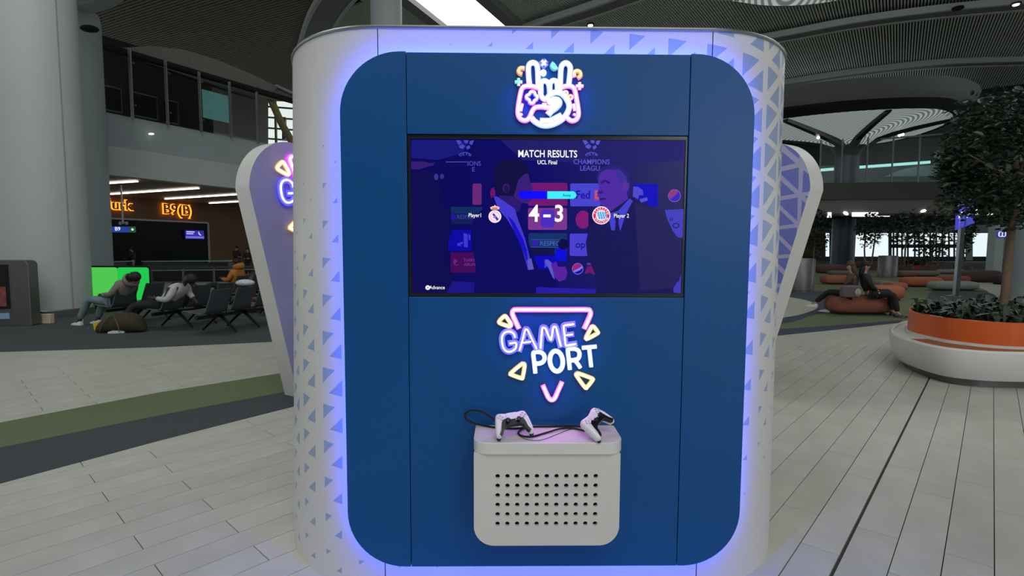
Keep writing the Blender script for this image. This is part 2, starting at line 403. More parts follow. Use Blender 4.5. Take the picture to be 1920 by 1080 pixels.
# ---- funnel column and its oval roof opening (right)
def pts3(L_): return [at(*q) for q in L_]
ring_in = spline(pts3([(1380, 236, 47), (1440, 226, 45), (1500, 217, 44), (1600, 207, 43.5), (1700, 202, 44), (1760, 204, 46), (1787, 217, 49), (1770, 234, 53), (1715, 254, 56), (1650, 268, 58), (1580, 272, 59), (1480, 268, 58), (1400, 255, 52)]), 6, True)
cen = sum(ring_in, Vector())/len(ring_in)
def scaled(L_, f, dz): return [cen+(p-cen)*f+Vector((0, 0, dz)) for p in L_]
dish = thing('funnel_skylight', (cen.x, cen.y, 0)); dish.parent = ceil; dish['label'] = 'oval funnel shaped skylight with black ribs'
def loc(L_): return [p-Vector((cen.x, cen.y, 0)) for p in L_]
MB().loft([loc(scaled(ring_in, 1.02, -.1)), loc(scaled(ring_in, 1.03, 1.0)), loc(scaled(ring_in, 1.10, 1.5)), loc(scaled(ring_in, 1.13, .4)), loc(scaled(ring_in, 1.02, -.1))], False).build('inner_collar', M['dark'], dish)
MB().loft([loc(scaled(ring_in, 1.13, .6)), loc(scaled(ring_in, 1.21, 1.1)), loc(scaled(ring_in, 1.26, 2.0))], False).build('outer_collar', M['band'], dish, smooth=True)
axis = at(1590, 275, 52)
neck = [Vector((axis.x+1.4*cos(2*pi*k/len(ring_in)), axis.y+1.4*sin(2*pi*k/len(ring_in)), axis.z)) for k in range(len(ring_in))]
# start the neck loop at the angle of ring_in[0]
a0 = atan2(ring_in[0].y-axis.y, ring_in[0].x-axis.x); sg = 1 if (ring_in[3]-cen).cross(ring_in[9]-cen).z > 0 else -1
n = len(ring_in)
def angd(p): return atan2(p.y-axis.y, p.x-axis.x)
neck = [Vector((axis.x+1.5*cos(angd(p)), axis.y+1.5*sin(angd(p)), axis.z)) for p in ring_in]
rings = []
for f in (0, .12, .3, .55, .8, 1.0):
    zf = f**.55
    rings.append([Vector((a.x+(b.x-a.x)*f, a.y+(b.y-a.y)*f, a.z+(b.z-a.z)*zf)) for a, b in zip(neck, ring_in)])
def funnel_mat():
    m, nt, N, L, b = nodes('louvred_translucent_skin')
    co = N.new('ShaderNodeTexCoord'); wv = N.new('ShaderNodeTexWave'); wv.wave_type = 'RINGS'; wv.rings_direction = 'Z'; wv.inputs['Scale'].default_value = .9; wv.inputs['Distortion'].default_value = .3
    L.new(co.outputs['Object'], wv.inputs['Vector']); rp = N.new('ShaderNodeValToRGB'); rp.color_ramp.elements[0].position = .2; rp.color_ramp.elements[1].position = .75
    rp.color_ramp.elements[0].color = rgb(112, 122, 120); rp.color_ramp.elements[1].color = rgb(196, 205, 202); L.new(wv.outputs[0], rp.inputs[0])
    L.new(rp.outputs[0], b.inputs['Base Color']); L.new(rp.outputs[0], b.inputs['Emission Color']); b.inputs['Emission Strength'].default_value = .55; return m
MB().loft([loc(r) for r in rings], False).build('funnel_skin', funnel_mat(), dish, smooth=True)
for k in (9, 22, 38, 58, 70):
    path = [r[k % n]+Vector((0, 0, -.06)) for r in rings]; path[-1] = path[-2].lerp(path[-1], .8)
    MB().tube(loc(path), [.42, .40, .36, .32, .28, .25], 6).build('rib', M['black'], dish)
for k, idx in enumerate((38, 38, 9)):
    f = (.45, .6, .5)[k]; p = rings[3][idx % n].lerp(rings[2][idx % n], f)
    MB().ball(loc([p])[0]+Vector((0, 0, -.45)), .13, 10, 6).build('lamp', emit('funnel_lamp', (255, 240, 225), 5), dish)
cc = at(1584, 400, 52)
colm = MB().lathe([(1.02, 0), (1.02, axis.z)], 28, (axis.x, axis.y, 0)).build('column', mat('dark_blue_grey_column', (64, 70, 84), .4, .2), None, smooth=True)
tag(colm, 'dark blue-grey round column under the funnel skylight on the right', 'column')
MB().lathe([(1.02, 0), (1.15, .5), (1.5, .9)], 28, (axis.x, axis.y, axis.z-.95)).build('column_collar', M['black'], colm, smooth=True)
# second roof opening, only its lower rim in view at top right
r2_ = spline(pts3([(1340, -8, 34), (1400, 6, 34), (1460, 11, 34), (1530, 7, 34), (1590, -4, 34), (1640, -22, 34), (1600, -45, 31), (1480, -58, 30), (1360, -40, 31)]), 6, True)
c2 = sum(r2_, Vector())/len(r2_)
d2 = thing('ring_skylight', (c2.x, c2.y, 0)); d2.parent = ceil
def loc2(L_, f, dz): return [c2+(p-c2)*f+Vector((0, 0, dz))-Vector((c2.x, c2.y, 0)) for p in L_]
MB().loft([loc2(r2_, 1, 0), loc2(r2_, .75, .3), loc2(r2_, .1, .5)], False).build('louvred_skin', bpy.data.materials['louvred_translucent_skin'], d2, smooth=True)
MB().loft([loc2(r2_, 1.0, -.05), loc2(r2_, 1.22, .25), loc2(r2_, 1.3, .9)], False).build('rim', M['band'], d2, smooth=True)

# ---------------------------------------------------------------- big round columns
def column(px, D, dia, top, label, m, flare=0, base=True):
    c = at(px, 540, D); o = thing('column', (c.x, c.y, 0), 0, label, 'column')
    prof = [(dia/2, 0), (dia/2, top-3)]+([(dia/2+.15, top-2), (dia/2+.7, top-1), (dia/2+2.2, top)] if flare else [(dia/2, top)])
    MB().lathe(prof, 48).build('shaft', m, o, smooth=True)
    if base: MB().lathe([(dia/2+.01, 0), (dia/2+.03, 0), (dia/2+.03, .16), (dia/2+.01, .18)], 48).build('kick_plate', M['steel_d'], o, smooth=True)
    return o
c1 = column(87, 12.7, 1.74, 17, 'broad pale grey round column at the left edge beside the seats', M['grey_l'])
p = at(153, 300, 11.9)-c1.location
MB().bar((.83, -.27, 0), (.83, -.27, 17), .03, .03).build('seam', M['grey'], c1)
c2_ = column(147, 18.5, 2.05, 9.3, 'cooler grey column standing behind the broad one with a black speaker', M['grey'], 0)
MB().lathe([(1.025, 0), (.98, .25), (.84, .45), (.55, .58), (.001, .62)], 40, (0, 0, 9.3)).build('rounded_top', M['grey'], c2_, smooth=True)
AC = Vector((-15.5, 13.8, 0)); arc = [AC+Vector((4.55*cos(R(a)), 4.55*sin(R(a)), 0)) for a in range(8, 100, 6)]
band('ceiling_ring', arc, .55, 9.45, M['band_l'], .3); band('ceiling_ring_soffit', [AC+(p-AC)*.80 for p in arc], 1.3, 9.75, M['band'], .3)
sp = at(168, 54, 17.5)-c2_.location
MB().ball((sp.x, sp.y, sp.z), (.28, .2, .1), 14, 8).build('speaker', M['black_matt'], c2_, smooth=True)
column(731, 29, 1.62, 18, 'pale round column rising behind the top of the kiosk', mat('bright_grey_column', (190, 198, 200), .5, var=.03, scale=.3))

# ---------------------------------------------------------------- left building
WA = Vector((-15.4, 20, 0)); WD = Vector((.482, .876, 0)); WN = Vector((-.876, .482, 0))   # wall line, away normal
def wpx(px, off=0):
    """parameter along the left facade seen at pixel column px (at eye height)"""
    d = ray(px, 465); P = WA+WN*off
    den = d.x*WD.y-d.y*WD.x; return (P.x*-d.y+P.y*d.x)/-den if den else 0
def W(t, z, off=0): p = WA+WD*t+WN*off; return Vector((p.x, p.y, z))
T0, T1 = -14, 9.2
def wall_slab(name, t0, t1, z0, z1, off, th, m, parent=None):
    return MB().prism([W(t0, z0, off), W(t1, z0, off), W(t1, z1, off), W(t0, z1, off)], WN*th).build(name, m, parent)
wl = wall_slab('wall_left', T0, T1, 5.42, 6.72, .25, .3, M['grey']); struct(wl)
wall_slab('lower_fascia', T0, T1, 4.36, 5.44, 0, .5, M['grey_l'], wl)
wall_slab('upper_floor_slab', T0, T1, 6.5, 6.7, .5, 8, M['fascia_d'], wl)
wall_slab('soffit', T0, 16, 4.40, 4.6, .3, 16, mat('soffit', (118, 112, 104), .7), wl)
wall_slab('upper_back_wall', T0, T1, 6.7, 12, 7.5, .2, mat('upper_back', (40, 34, 28), .9), wl)
wall_slab('upper_beam', T0, T1, 9.12, 9.32, .3, .3, M['dark'], wl)
# grey lens-shaped bulkhead over the glazing
bulk = [W(wpx(x), 0)+Vector((0, 0, 0)) for x in ()]
bp = []
for (x, y) in ((245, 90), (300, 86), (360, 93), (420, 112), (480, 138), (530, 163), (505, 184), (490, 185), (430, 166), (340, 134), (262, 108)):
    t_ = wpx(x, 1.2); Pq = W(t_, 0, 1.2); d = ray(x, y); bp.append(W(t_, H+d.z/d.y*Pq.y, .25 if False else 1.2))
MB().prism(bp, WN*.3).build('bulkhead', mat('lens_bulkhead', (104, 106, 98), .7), wl)
# upper glazing: posts, panes and rail
posts = [wpx(x) for x in (197, 259, 323.5, 384.5, 439.5, 489)]
gz = thing('glass_screen', W(0, 6.72), 0, 'full height glass screen with slim steel posts on the upper floor', 'glass screen')
def GW(t, z, off=0): return W(t, z, off)-W(0, 6.72)
ztops = [9.4, 9.25, 9.2, 9.15, 9.1, 9.0]
for t_, zt in list(zip(posts, ztops))[1:]:
    MB().bar(GW(t_, 6.6, -.05), GW(t_, zt, -.05), .09, .07).build('post', M['steel'], gz)
for i in range(len(posts)-1):
    MB().prism([GW(posts[i]+.06, 6.75), GW(posts[i+1]-.06, 6.75), GW(posts[i+1]-.06, 9.1), GW(posts[i]+.06, 9.1)], WN*.02).build('pane', M['railglass'], gz)
    for zq in (7.15, 8.75):
        MB().box(GW(posts[i]+.12, zq, -.04), (.05, .05, .05)).build('clamp', M['steel'], gz)
for i in range(3):
    e = posts[i+1]-.15 if i < 2 else posts[i+1]-.7
    mb = MB(); mb.bar(GW(posts[i]+.15, 7.75, .4), GW(e, 7.75, .4), .04, .05); mb.bar(GW(posts[i]+.15, 6.85, .4), GW(e, 6.85, .4), .04, .05); mb.bar(GW(e, 6.85, .4), GW(e, 7.75, .4), .04, .05)
    mb.build('inner_rail', M['steel_d'], gz)
    MB().prism([GW(posts[i]+.15, 6.86, .42), GW(e, 6.86, .42), GW(e, 7.74, .42), GW(posts[i]+.15, 7.74, .42)], WN*.02).build('inner_panel', M['dark'], gz)
tp = MB().prism([W(posts[3]+.1, 7.25, -.06), W(posts[4]-.08, 7.25, -.06), W(posts[4]-.08, 8.45, -.06), W(posts[3]+.1, 8.45, -.06)], WN*.03).build('teal_board', M['teal'])
tag(tp, 'plain teal hanging board fixed to the fourth bay of the upper glass screen', 'board')
MB().ball(W(wpx(228), 6.95, 2), .12, 8, 6).build('wall_lamp', emit('warm_lamp', (255, 215, 150), 1.5), wl)
MB().ball(W(wpx(296), 6.18, .1), (.12, .05, .04), 8, 6).build('fascia_lamp', emit('fascia_lamp', (255, 255, 250), 2), wl)
# far end: daylight gable with diagonal brace seen beside the kiosk
g0, g1 = at(498, 300, 33), at(600, 300, 33)
gb = MB()
for i in range(4): gb.bar(at(503, 200+i*20, 33.2), at(580, 206+i*20, 33.2), .06, .1)
gb.bar(at(516, 188, 33), at(518, 270, 33), .12)
gb.bar(at(533, 220, 33), at(533, 262, 33), .2)
gbo = gb.build('window_1', M['steel_d']); struct(gbo)
MB().tube([at(504, 178, 32.5), at(516, 205, 32.5), at(528, 232, 32.5), at(545, 262, 32.5), at(560, 290, 32.5)], .22, 8).build('diagonal_brace', mat('ochre_brace', (132, 122, 78), .6), gbo)
MB().prism([at(503, 186, 34), at(600, 186, 34), at(600, 290, 34), at(503, 290, 34)], (0, .05, 0)).build('pane', emit('daylit_frosted_glass', (232, 242, 236), 1.1), gbo)
MB().tube([at(492, 182, 31.8), at(505, 168, 31.8), at(519, 161, 31.8), at(545, 173, 31.8), at(560, 178, 31.8)], .09, 6).build('arch_trim', M['band_l'], gbo)
MB().prism([at(493, 182, 32), at(505, 169, 32), at(519, 162, 32), at(545, 174, 32), at(580, 190, 32), at(545, 190, 32), at(515, 189, 32)], (0, .1, 0)).build('arch_soffit', M['fascia'], gbo)
# lower level: walnut wall, black shopfront, lettering, lights
BA = at(200, 465, 28.6); BD = (at(455, 465, 36)-BA); BD.z = 0; BD = BD.normalized(); BN = Vector((-BD.y, BD.x, 0))
def BP(px, z, off=0):
    d = ray(px, 465); P = BA+BN*off; den = d.x*BD.y-d.y*BD.x; t_ = (P.x*-d.y+P.y*d.x)/-den; q = P+BD*t_; return Vector((q.x, q.y, z))
def BPy(px, py, off=0):
    q = BP(px, 0, off); d = ray(px, py); return Vector((q.x, q.y, H+d.z/d.y*q.y))
bw = MB().prism([BP(-60, 0), BP(620, 0), BP(620, 4.5), BP(-60, 4.5)], BN*.3).build('wall_back', M['brown']); struct(bw)
shop = thing('shop_window', BP(300, 0, -.1), 0, 'black shopfront opening in pale frame under the amber lettering', 'shopfront'); so = BP(300, 0, -.1)
q = [BPy(199, 409, -.1), BPy(391, 418, -.1), BPy(391, 500, -.1), BPy(199, 500, -.1)]
MB().prism([p-so for p in q], BN*.06).build('dark_glazing', M['darkglass'], shop)
mb = MB(); mb.bar(q[0]-so-BN*.05, q[1]-so-BN*.05, .08, .09).build('frame', M['grey_l'], shop)
MB().bar(q[1]-so-BN*.05, q[2]-so-BN*.05, .08, .09).build('frame', M['grey_l'], shop)
mb = MB(); q2 = [BPy(-60, 396, -.1), BPy(12, 399, -.1), BPy(18, 500, -.1), BPy(-60, 500, -.1)]
so2 = BP(0, 0, -.1)
s2 = thing('shop_window', so2, 0, 'slice of black shopfront left of the broad column', 'shopfront')
MB().prism([p-so2 for p in q2], BN*.06).build('dark_glazing', M['darkglass'], s2)
MB().bar(q2[0]-so2-BN*.05, q2[1]-so2-BN*.05, .08, .09).build('frame', M['grey_l'], s2)
lett = emit('amber_halo_light', (255, 150, 30), 2.2); dk = mat('dark_letter_face', (60, 30, 8), .5)
rzw = atan2(BD.y, BD.x)
for (body, px, py, hh, lab) in (('B9(B)', 337, 394, .82, 'amber halo-lit letters B9(B) on the walnut wall'), ('eTurk', 216, 384, .76, 'amber halo-lit letters ending in Turk, left end hidden by the column'), ('9(', 3, 371, .95, 'amber halo-lit characters at the extreme left edge')):
    c = BPy(px, py, -.16); t_ = thing('wall_lettering', c, 0, lab, 'sign')
    text('letter_face', body, hh, -BN*.08, dk, t_, .02, .0, rz=rzw)
    text('halo', body, hh, BN*.02, lett, t_, .01, .045, rz=rzw)
ls = emit('linear_light', (255, 246, 236), 5)
zs = 4.34
for (a, b, lab) in (((195, 344), (257, 340), 'first and nearest above the shopfront'), ((208, 364), (372, 353), 'second and longest above the shopfront'), ((310, 373), (470, 363), 'third above the shopfront'), ((393, 381), (480, 376), 'fourth and farthest above the shopfront'), ((-30, 336), (12, 333), 'cut off at the left edge')):
    A = fl(a[0], a[1], zs); B = fl(b[0], b[1], zs)
    o = MB().bar(A, B, .10, .05).build('linear_light', ls); tag(o, 'thin white linear ceiling light, %s' % lab, 'light')
# desk line with teal glass tops
for (a, b, D, lab) in (((196, 491), (243, 490), 25, 'short teal glass desk top beside the column'), ((272, 490), (432, 489), 25.5, 'long teal glass desk top in front of the black shopfront')):
    A = at(a[0], a[1], D); B = at(b[0], b[1], D); t_ = thing('gate_desk', (A.x, A.y, 0), 0, lab, 'desk')
    MB().bar(A-t_.location, B-t_.location, .5, .05).build('desk_top', M['teal'], t_)
    A.z = B.z = .46; MB().bar(A-t_.location, B-t_.location, .4, .9).build('desk_body', M['black'], t_)
# hanging pole with gate sign
s_ = at(228, 370, 24); t_ = thing('gate_sign', (s_.x, s_.y, 0), 0, 'blue and green hanging gate sign B9 on a thin pole', 'sign')
MB().bar((0, 0, 4.4), (0, 0, 2.75), .05).build('pole', M['steel'], t_)
MB().box((-.1, 0, 2.42), (.78, .06, .26)).build('sign_board', emit('sign_blue', (28, 60, 160), .9), t_)
MB().box((.42, 0, 2.42), (.24, .07, .26)).build('arrow_panel', emit('sign_green', (30, 90, 50), .8), t_)
text('sign_text', 'B9', .24, (-.22, -.045, 2.44), emit('sign_white', (235, 240, 255), 1.3), t_, .004)
MB().ball((.45, -.05, 2.42), (.06, .02, .05), 8, 5).build('arrow', emit('sign_arrow', (210, 250, 215), 1.2), t_)
for k, x in enumerate((-.12, .0, .16)): MB().ball((x, 0, 2.7+.04*(k % 2)), (.075, .05, .08), 10, 6).build('camera_head', M['grey_l'], t_)
s_ = BPy(366, 440, -.3); t_ = thing('wall_screen', s_, rzw, 'small glowing blue-violet screen with white crescent and text lines', 'screen')
MB().box((0, 0, 0), (1.15, .06, .52)).build('screen_panel', emit('screen_violet', (52, 44, 190), .8), t_)
MB().box((0, -.035, -.16), (1.15, .01, .12)).build('bright_band', emit('screen_violet_l', (130, 110, 240), .9), t_)
MB().box((-.28, -.04, .16), (.5, .01, .05)).build('text_line', emit('screen_white', (235, 235, 255), 1), t_)
MB().box((-.32, -.04, .05), (.42, .01, .05)).build('text_line', bpy.data.materials['screen_white'], t_)
MB().tube([(.22, -.05, .2), (.24, -.05, .08), (.3, -.05, .0), (.4, -.05, -.03)], [.01, .03, .03, .01], 6).build('crescent', bpy.data.materials['screen_white'], t_)
s_ = BPy(9, 430, -.3); t_ = thing('wall_screen', s_, rzw, 'sliver of blue screen reading 9 at the left edge', 'screen')
MB().box((0, 0, 0), (.5, .06, .4)).build('screen_panel', bpy.data.materials['sign_blue'], t_); text('screen_text', '9', .36, (.1, -.04, 0), bpy.data.materials['sign_white'], t_, .004)
# glass balustrade and low wall behind the seats
def rail_run(pts, D, label):
    A, B = at(pts[0], 500, D[0]), at(pts[1], 500, D[1]); t_ = thing('balustrade', (A.x, A.y, 0), 0, label, 'railing')
    A.z = B.z = 0; L_ = B-A
    MB().bar((0, 0, .99), L_+Vector((0, 0, .99)), .07).build('handrail', M['black'], t_)
    MB().bar((0, 0, .90), L_+Vector((0, 0, .90)), .03).build('rail', M['steel_d'], t_)
    MB().bar((0, 0, .24), L_+Vector((0, 0, .24)), .16, .47).build('low_wall', mat('low_wall_grey', (120, 120, 112), .7), t_)
    n_ = 7
    for i in range(n_+1):
        q_ = L_*(i/n_); MB().bar(q_+Vector((0, 0, .4)), q_+Vector((0, 0, .97)), .05, .04).build('post', M['steel_d'], t_)
    for i in range(n_):
        a_, b_ = L_*((i+.05)/n_), L_*((i+.95)/n_)
        MB().prism([a_+Vector((0, 0, .5)), b_+Vector((0, 0, .5)), b_+Vector((0, 0, .88)), a_+Vector((0, 0, .88))], (0, .02, 0)).build('pane', M['railglass'], t_)
rail_run((155, 560), (16, 18.5), 'dark handrail with glass panes over a low grey wall behind the seats')
# lit green panel
s_ = at(222, 540, 14.0); t_ = thing('illuminated_barrier', (s_.x, s_.y, 0), R(3), 'glowing green lit panel behind the two sleeping passengers', 'light panel')
MB().prism([Vector((x, 0, z)) for x, z in rrect(-.84, .84, .12, 1.14, .08, 4)], (0, .08, 0)).build('casing', M['black'], t_)
MB().prism([Vector((x, -.012, z)) for x, z in rrect(-.80, .0, .16, 1.10, .06, 4)], (0, .01, 0)).build('lit_face', emit('green_light', (88, 225, 88), .85), t_)
MB().prism([Vector((x, -.012, z)) for x, z in rrect(.0, .80, .16, 1.10, .06, 4)], (0, .01, 0)).build('lit_face', emit('green_light_b', (24, 226, 84), .85), t_)
MB().box((-.6, .04, .06), (.1, .3, .12)).build('foot', M['black'], t_); MB().box((.6, .04, .06), (.1, .3, .12)).build('foot', M['black'], t_)
# grey display stand at the left edge
s_ = fl(30, 612); t_ = thing('display_stand', (s_.x, s_.y, 0), R(12), 'tall grey metal display stand cut by the left frame edge', 'stand')
MB().prism([Vector((x, 0, z)) for x, z in rrect(-.9, .28, 0, 1.36, (.02, .02, .1, .1), 5)], (0, .3, 0)).build('casing', M['steel_d'], t_, bevel=.01)
MB().box((-.32, -.01, .82), (.5, .02, .9)).build('poster', M['black'], t_)
MB().box((-.3, -.025, .62), (.36, .01, .4)).build('poster_print', mat('dusky_red_print', (120, 62, 60), .5, var=.4, scale=9), t_)
MB().box((-.34, -.012, .22), (.5, .02, .12)).build('poster_strip', mat('pale_blue_print', (128, 160, 190), .5), t_)
s_ = fl(66, 606); o = MB().box((0, 0, .12), (.17, .2, .24)).build('floor_box', M['black_matt'], None, bevel=.01); o.location = (s_.x, s_.y, 0); tag(o, 'small black box at the foot of the broad column', 'box')
s_ = fl(87, 606); o = MB().box((0, 0, .1), (.26, .12, .2)).build('cardboard_box', mat('beige_card', (196, 178, 150), .7, var=.2), None, bevel=.008); o.location = (s_.x, s_.y, 0); tag(o, 'small beige box beside the black box at the column foot', 'box')

# ---------------------------------------------------------------- right background
def slabY(name, px0, px1, z0, z1, D0, D1, th, m, parent=None):
    a, b = at(px0, 465, D0), at(px1, 465, D1); a.z = b.z = z0; c = b.copy(); d = a.copy(); c.z = d.z = z1
    return MB().prism([a, b, c, d], (0, th, 0)).build(name, m, parent)
zat = lambda y, D: H+(465-y)/994*D
wr = slabY('wall_far', 1380, 2200, zat(402, 47), zat(371, 47), 48, 44, .6, M['fascia']); struct(wr)
slabY('upper_fascia', 1380, 2200, zat(372, 47), zat(341, 47), 47.8, 43.8, .5, M['fascia_d'], wr)
slabY('balcony_deck', 1380, 2200, zat(345, 47), zat(341, 47), 48, 44, 14, M['fascia'], wr)
slabY('lower_soffit', 1380, 2200, zat(402, 47), zat(402, 47)+.2, 48, 44, 30, M['fascia_d'], wr)
ub = slabY('upper_back_wall', 1380, 2300, 7, 19, 66, 62, .4, M['grey_d'], wr)
slabY('upper_parapet', 1380, 2300, 7, 11.2, 62, 58, .3, M['grey'], wr)
# upper balustrade
br = thing('glass_screen', at(1600, 465, 47.2)-Vector((0, 0, at(1600, 465, 47.2).z)), 0, 'upper floor glass screen with slim posts across the right background', 'glass screen')
bo = br.location
zt0, zt1 = zat(341, 46.6), zat(262, 46.6)
def DD(px): return 48-(px-1380)/820*4-.3
for px in (1530, 1570, 1617, 1664, 1713, 1765):
    a = at(px, 465, DD(px)); MB().bar(Vector((a.x, a.y, zt0))-bo, Vector((a.x, a.y, zt1+(px-1530)*.002))-bo, .1, .1).build('post', M['steel'], br)
prev = None
for px in (1530, 1570, 1617, 1664, 1713, 1765, 1830):
    a = at(px, 465, DD(px))
    if prev is not None:
        MB().prism([Vector((prev.x, prev.y, zt0))-bo, Vector((a.x, a.y, zt0))-bo, Vector((a.x, a.y, zt1))-bo, Vector((prev.x, prev.y, zt1))-bo], (0, .03, 0)).build('pane', M['window'], br)
    prev = a
a, b = at(1640, 465, DD(1640)), at(1780, 465, DD(1780)); MB().bar(Vector((a.x, a.y, zt1))-bo, Vector((b.x, b.y, zt1+.4))-bo, .12).build('top_rail', M['steel'], br)
cy = emit('cool_cove_light', (168, 236, 226), 1.1)
for (a, b, lab) in (((1500, 322), (1563, 317), 'left of the dark column'), ((1605, 314), (1744, 304), 'right of the dark column'), ((1766, 303), (1800, 300), 'beside the tree crown')):
    o = MB().bar(at(*a, 56), at(*b, 56), .1, .28).build('cove_light', cy); tag(o, 'pale cyan strip light on the upper floor, %s' % lab, 'light')
o = MB().prism([at(1660, 331, 57), at(1690, 318, 57), at(1720, 312, 57), at(1800, 306, 57), at(1800, 330, 57)], (0, .2, 0)).build('escalator_side', mat('pale_escalator', (170, 186, 182), .5)); tag(o, 'pale curved escalator flank behind the upper glass screen', 'escalator')
s_ = at(1751, 465, 55); o = MB().lathe([(.45, 0), (.45, 2.6)], 20, (0, 0, 0)).build('column', M['grey'], None, smooth=True); o.location = (s_.x, s_.y, zat(330, 55)); tag(o, 'short pale column on the upper floor beside the tree crown', 'column')
# lower level far glazing
fw_ = struct(thing('window_2', at(1650, 465, 74)-Vector((0, 0, at(1650, 465, 74).z)))); fo = fw_.location
def FB(name, x0, x1, y0, y1, m, D=74, th=.15):
    a, b, c, d = at(x0, y1, D), at(x1, y1, D), at(x1, y0, D), at(x0, y0, D)
    return MB().prism([p-fo for p in (a, b, c, d)], (0, th, 0)).build(name, m, fw_)
FB('bulkhead', 1480, 2050, 392, 437, M['grey'], 73)
FB('dado', 1480, 2050, 481, 490, M['grey_d'])
FB('mullion', 1480, 1548, 437, 482, M['brown'])
FB('mullion', 1556, 1594, 437, 482, M['grey_d'])
FB('mullion', 1667, 1672, 436, 482, M['grey_d'])
FB('mullion', 1812, 1824, 430, 488, M['grey_l'], 70)
FB('mullion', 1869, 2100, 430, 488, M['grey'], 70)
for x in (1676, 1683, 1692, 1703, 1716, 1724, 1733, 1745, 1756, 1768, 1780, 1790, 1800): FB('mullion', x-1, x+1, 437, 482, M['grey_d'])
for y in (444, 452, 459, 464): FB('transom', 1670, 1812, y-.8, y+(.8 if y != 459 else 5), M['grey_d'])
for (x0, x1) in ((1548, 1556), (1594, 1667), (1672, 1812), (1824, 1869)): FB('pane', x0, x1, 436, 483, M['window'], 74.1, .02)
FB('door_leaf', 1855, 1869, 461, 478, mat('red_brown_door', (104, 60, 52), .6), 73.5)
for i in range(6): FB('roof_teeth', 1596+i*5, 1598+i*5, 437, 441, M['grey_d'], 73.9)
# ceiling signs and lights of the lower lounge
wl_ = emit('sign_white_box', (250, 252, 255), 1.6)
for (x0, x1, y0, y1, lab) in ((1600, 1669, 398, 406, 'wide white backlit sign under the balcony, right of the column'), (1553, 1559, 398, 408, 'small square backlit sign left of the dark column'), (1827, 1863, 391, 400, 'white backlit sign behind the totem screens'), (1826, 1873, 400.4, 403, 'thin white light bar below the backlit sign')):
    D = 48-((x0+x1)/2-1380)/820*4-.12; p = [at(x0, y1, D), at(x1, y1, D), at(x1, y0, D), at(x0, y0, D)]
    tag(MB().prism(p, (0, .2, 0)).build('light_box', wl_), lab, 'light box')
for (x0, y) in ((1614, 400), (1626, 400), (1638, 400), (1648, 399), (1660, 400)):
    pass
for (px, py, lab) in ((1521, 402, 'leftmost'), (1586, 400, 'in front of the dark column'), (1731, 396, 'right of the wide backlit sign')):
    c = at(px, py, 48-(px-1380)/820*4-.08); o = MB().ball((0, 0, 0), (.24, .15, .13), 12, 7, Matrix.Rotation(R(-25 if px > 1700 else 30), 3, 'Y')).build('downlight', emit('downlight', (255, 250, 240), 4), None, smooth=True); o.location = c
    tag(o, 'small oval white downlight under the balcony, %s' % lab, 'downlight')
# restroom sign
c = at(1879, 439, 30); t_ = thing('restroom_sign', c, 0, 'rounded white sign with blue border and two figures on the right', 'sign')
MB().prism([Vector((x, 0, z)) for x, z in rrect(-.27, .27, -.2, .2, .14, 5)], (0, .05, 0)).build('border', emit('wc_blue', (40, 60, 170), .8), t_)
MB().prism([Vector((x, -.01, z)) for x, z in rrect(-.22, .22, -.15, .15, .1, 5)], (0, .01, 0)).build('panel', emit('wc_white', (225, 232, 255), 1), t_)
for x in (-.09, .09): MB().prism([Vector((x+a, -.02, b)) for a, b in rrect(-.05, .05, -.11, .11, .045, 4)], (0, .01, 0)).build('figure', bpy.data.materials['wc_blue'], t_)
MB().box((-.05, .32, (.5-c.z)/2), (.5, .5, c.z+.5)).build('pillar', M['grey'], t_)
# pale cylinder wall at the right edge
s_ = at(1993, 465, 17); o = MB().lathe([(1.15, 0), (1.15, 6.5)], 36).build('pillar', M['grey'], None, smooth=True); o.location = (s_.x, s_.y, 0)
tag(o, 'cool grey round pillar at the right edge behind the tree trunk', 'pillar')

# pouffes ------------------------------------------------------------
def pouffe(x0, x1, ytop, ybot, c, label, rz=0, depth=None, bend=0):
    a, b = fl(x0, ybot), fl(x1, ybot); cx = (a+b)/2; L_ = (b-a).length; D = cx.y
    hgt = max(.3, min(.62, (ybot-ytop)/994*D*.98)); dep = depth or .75; cx.y += dep*.45
    o = thing('pouffe', (cx.x, cx.y, 0), rz, label, 'pouffe', 'lounge pouffes')
    mb = MB(); rings = []; nn = 12; rr = hgt/2
    k = 10
    for i in range(k+1):
        s = -1+2*i/k; e = (1-abs(s)**6)**.5; e = max(e, .25)
        X = s*(L_/2); yo = bend*(s*s)
        ring = []
        for j in range(nn):
            t = 2*pi*j/nn; ct, st = cos(t), sin(t); ct = math.copysign(abs(ct)**.6, ct); st = math.copysign(abs(st)**.6, st)
            ring.append(Vector((X, yo+dep/2*ct*(.7+.3*e), hgt/2+.02+(hgt/2)*st*(.6+.4*e))))
        rings.append(ring)
    mb.loft(rings).build('cushion', mat('pouffe_%d_%d_%d' % c, c, .85, var=.06, scale=9), o, smooth=True, sub=1)
    MB().box((0, bend*.2, .02), (L_*.7, dep*.6, .04)).build('base', M['black'], o)
    return o
pouffe(1569, 1684, 554, 592, (142, 84, 66), 'terracotta pouffe nearest the kiosk, under the two seated passengers', 0, .8)
pouffe(1648, 1700, 536, 564, (156, 94, 68), 'orange-brown pouffe directly behind the seated passengers')
pouffe(1674, 1704, 530, 548, (150, 92, 70), 'small orange-brown pouffe end beyond the seated passengers')
pouffe(1652, 1678, 527, 542, (120, 112, 106), 'small grey pouffe behind the passenger in black')
pouffe(1549, 1600, 516, 534, (140, 84, 64), 'orange-brown pouffe left of the seated passengers')
pouffe(1560, 1606, 508, 517, (104, 92, 88), 'grey-brown pouffe behind the left orange-brown one')
pouffe(1534, 1592, 496, 513, (88, 58, 54), 'dark maroon pouffe beside the steel bin')
pouffe(1702, 1772, 520, 539, (164, 92, 60), 'long bright orange pouffe in the middle distance')
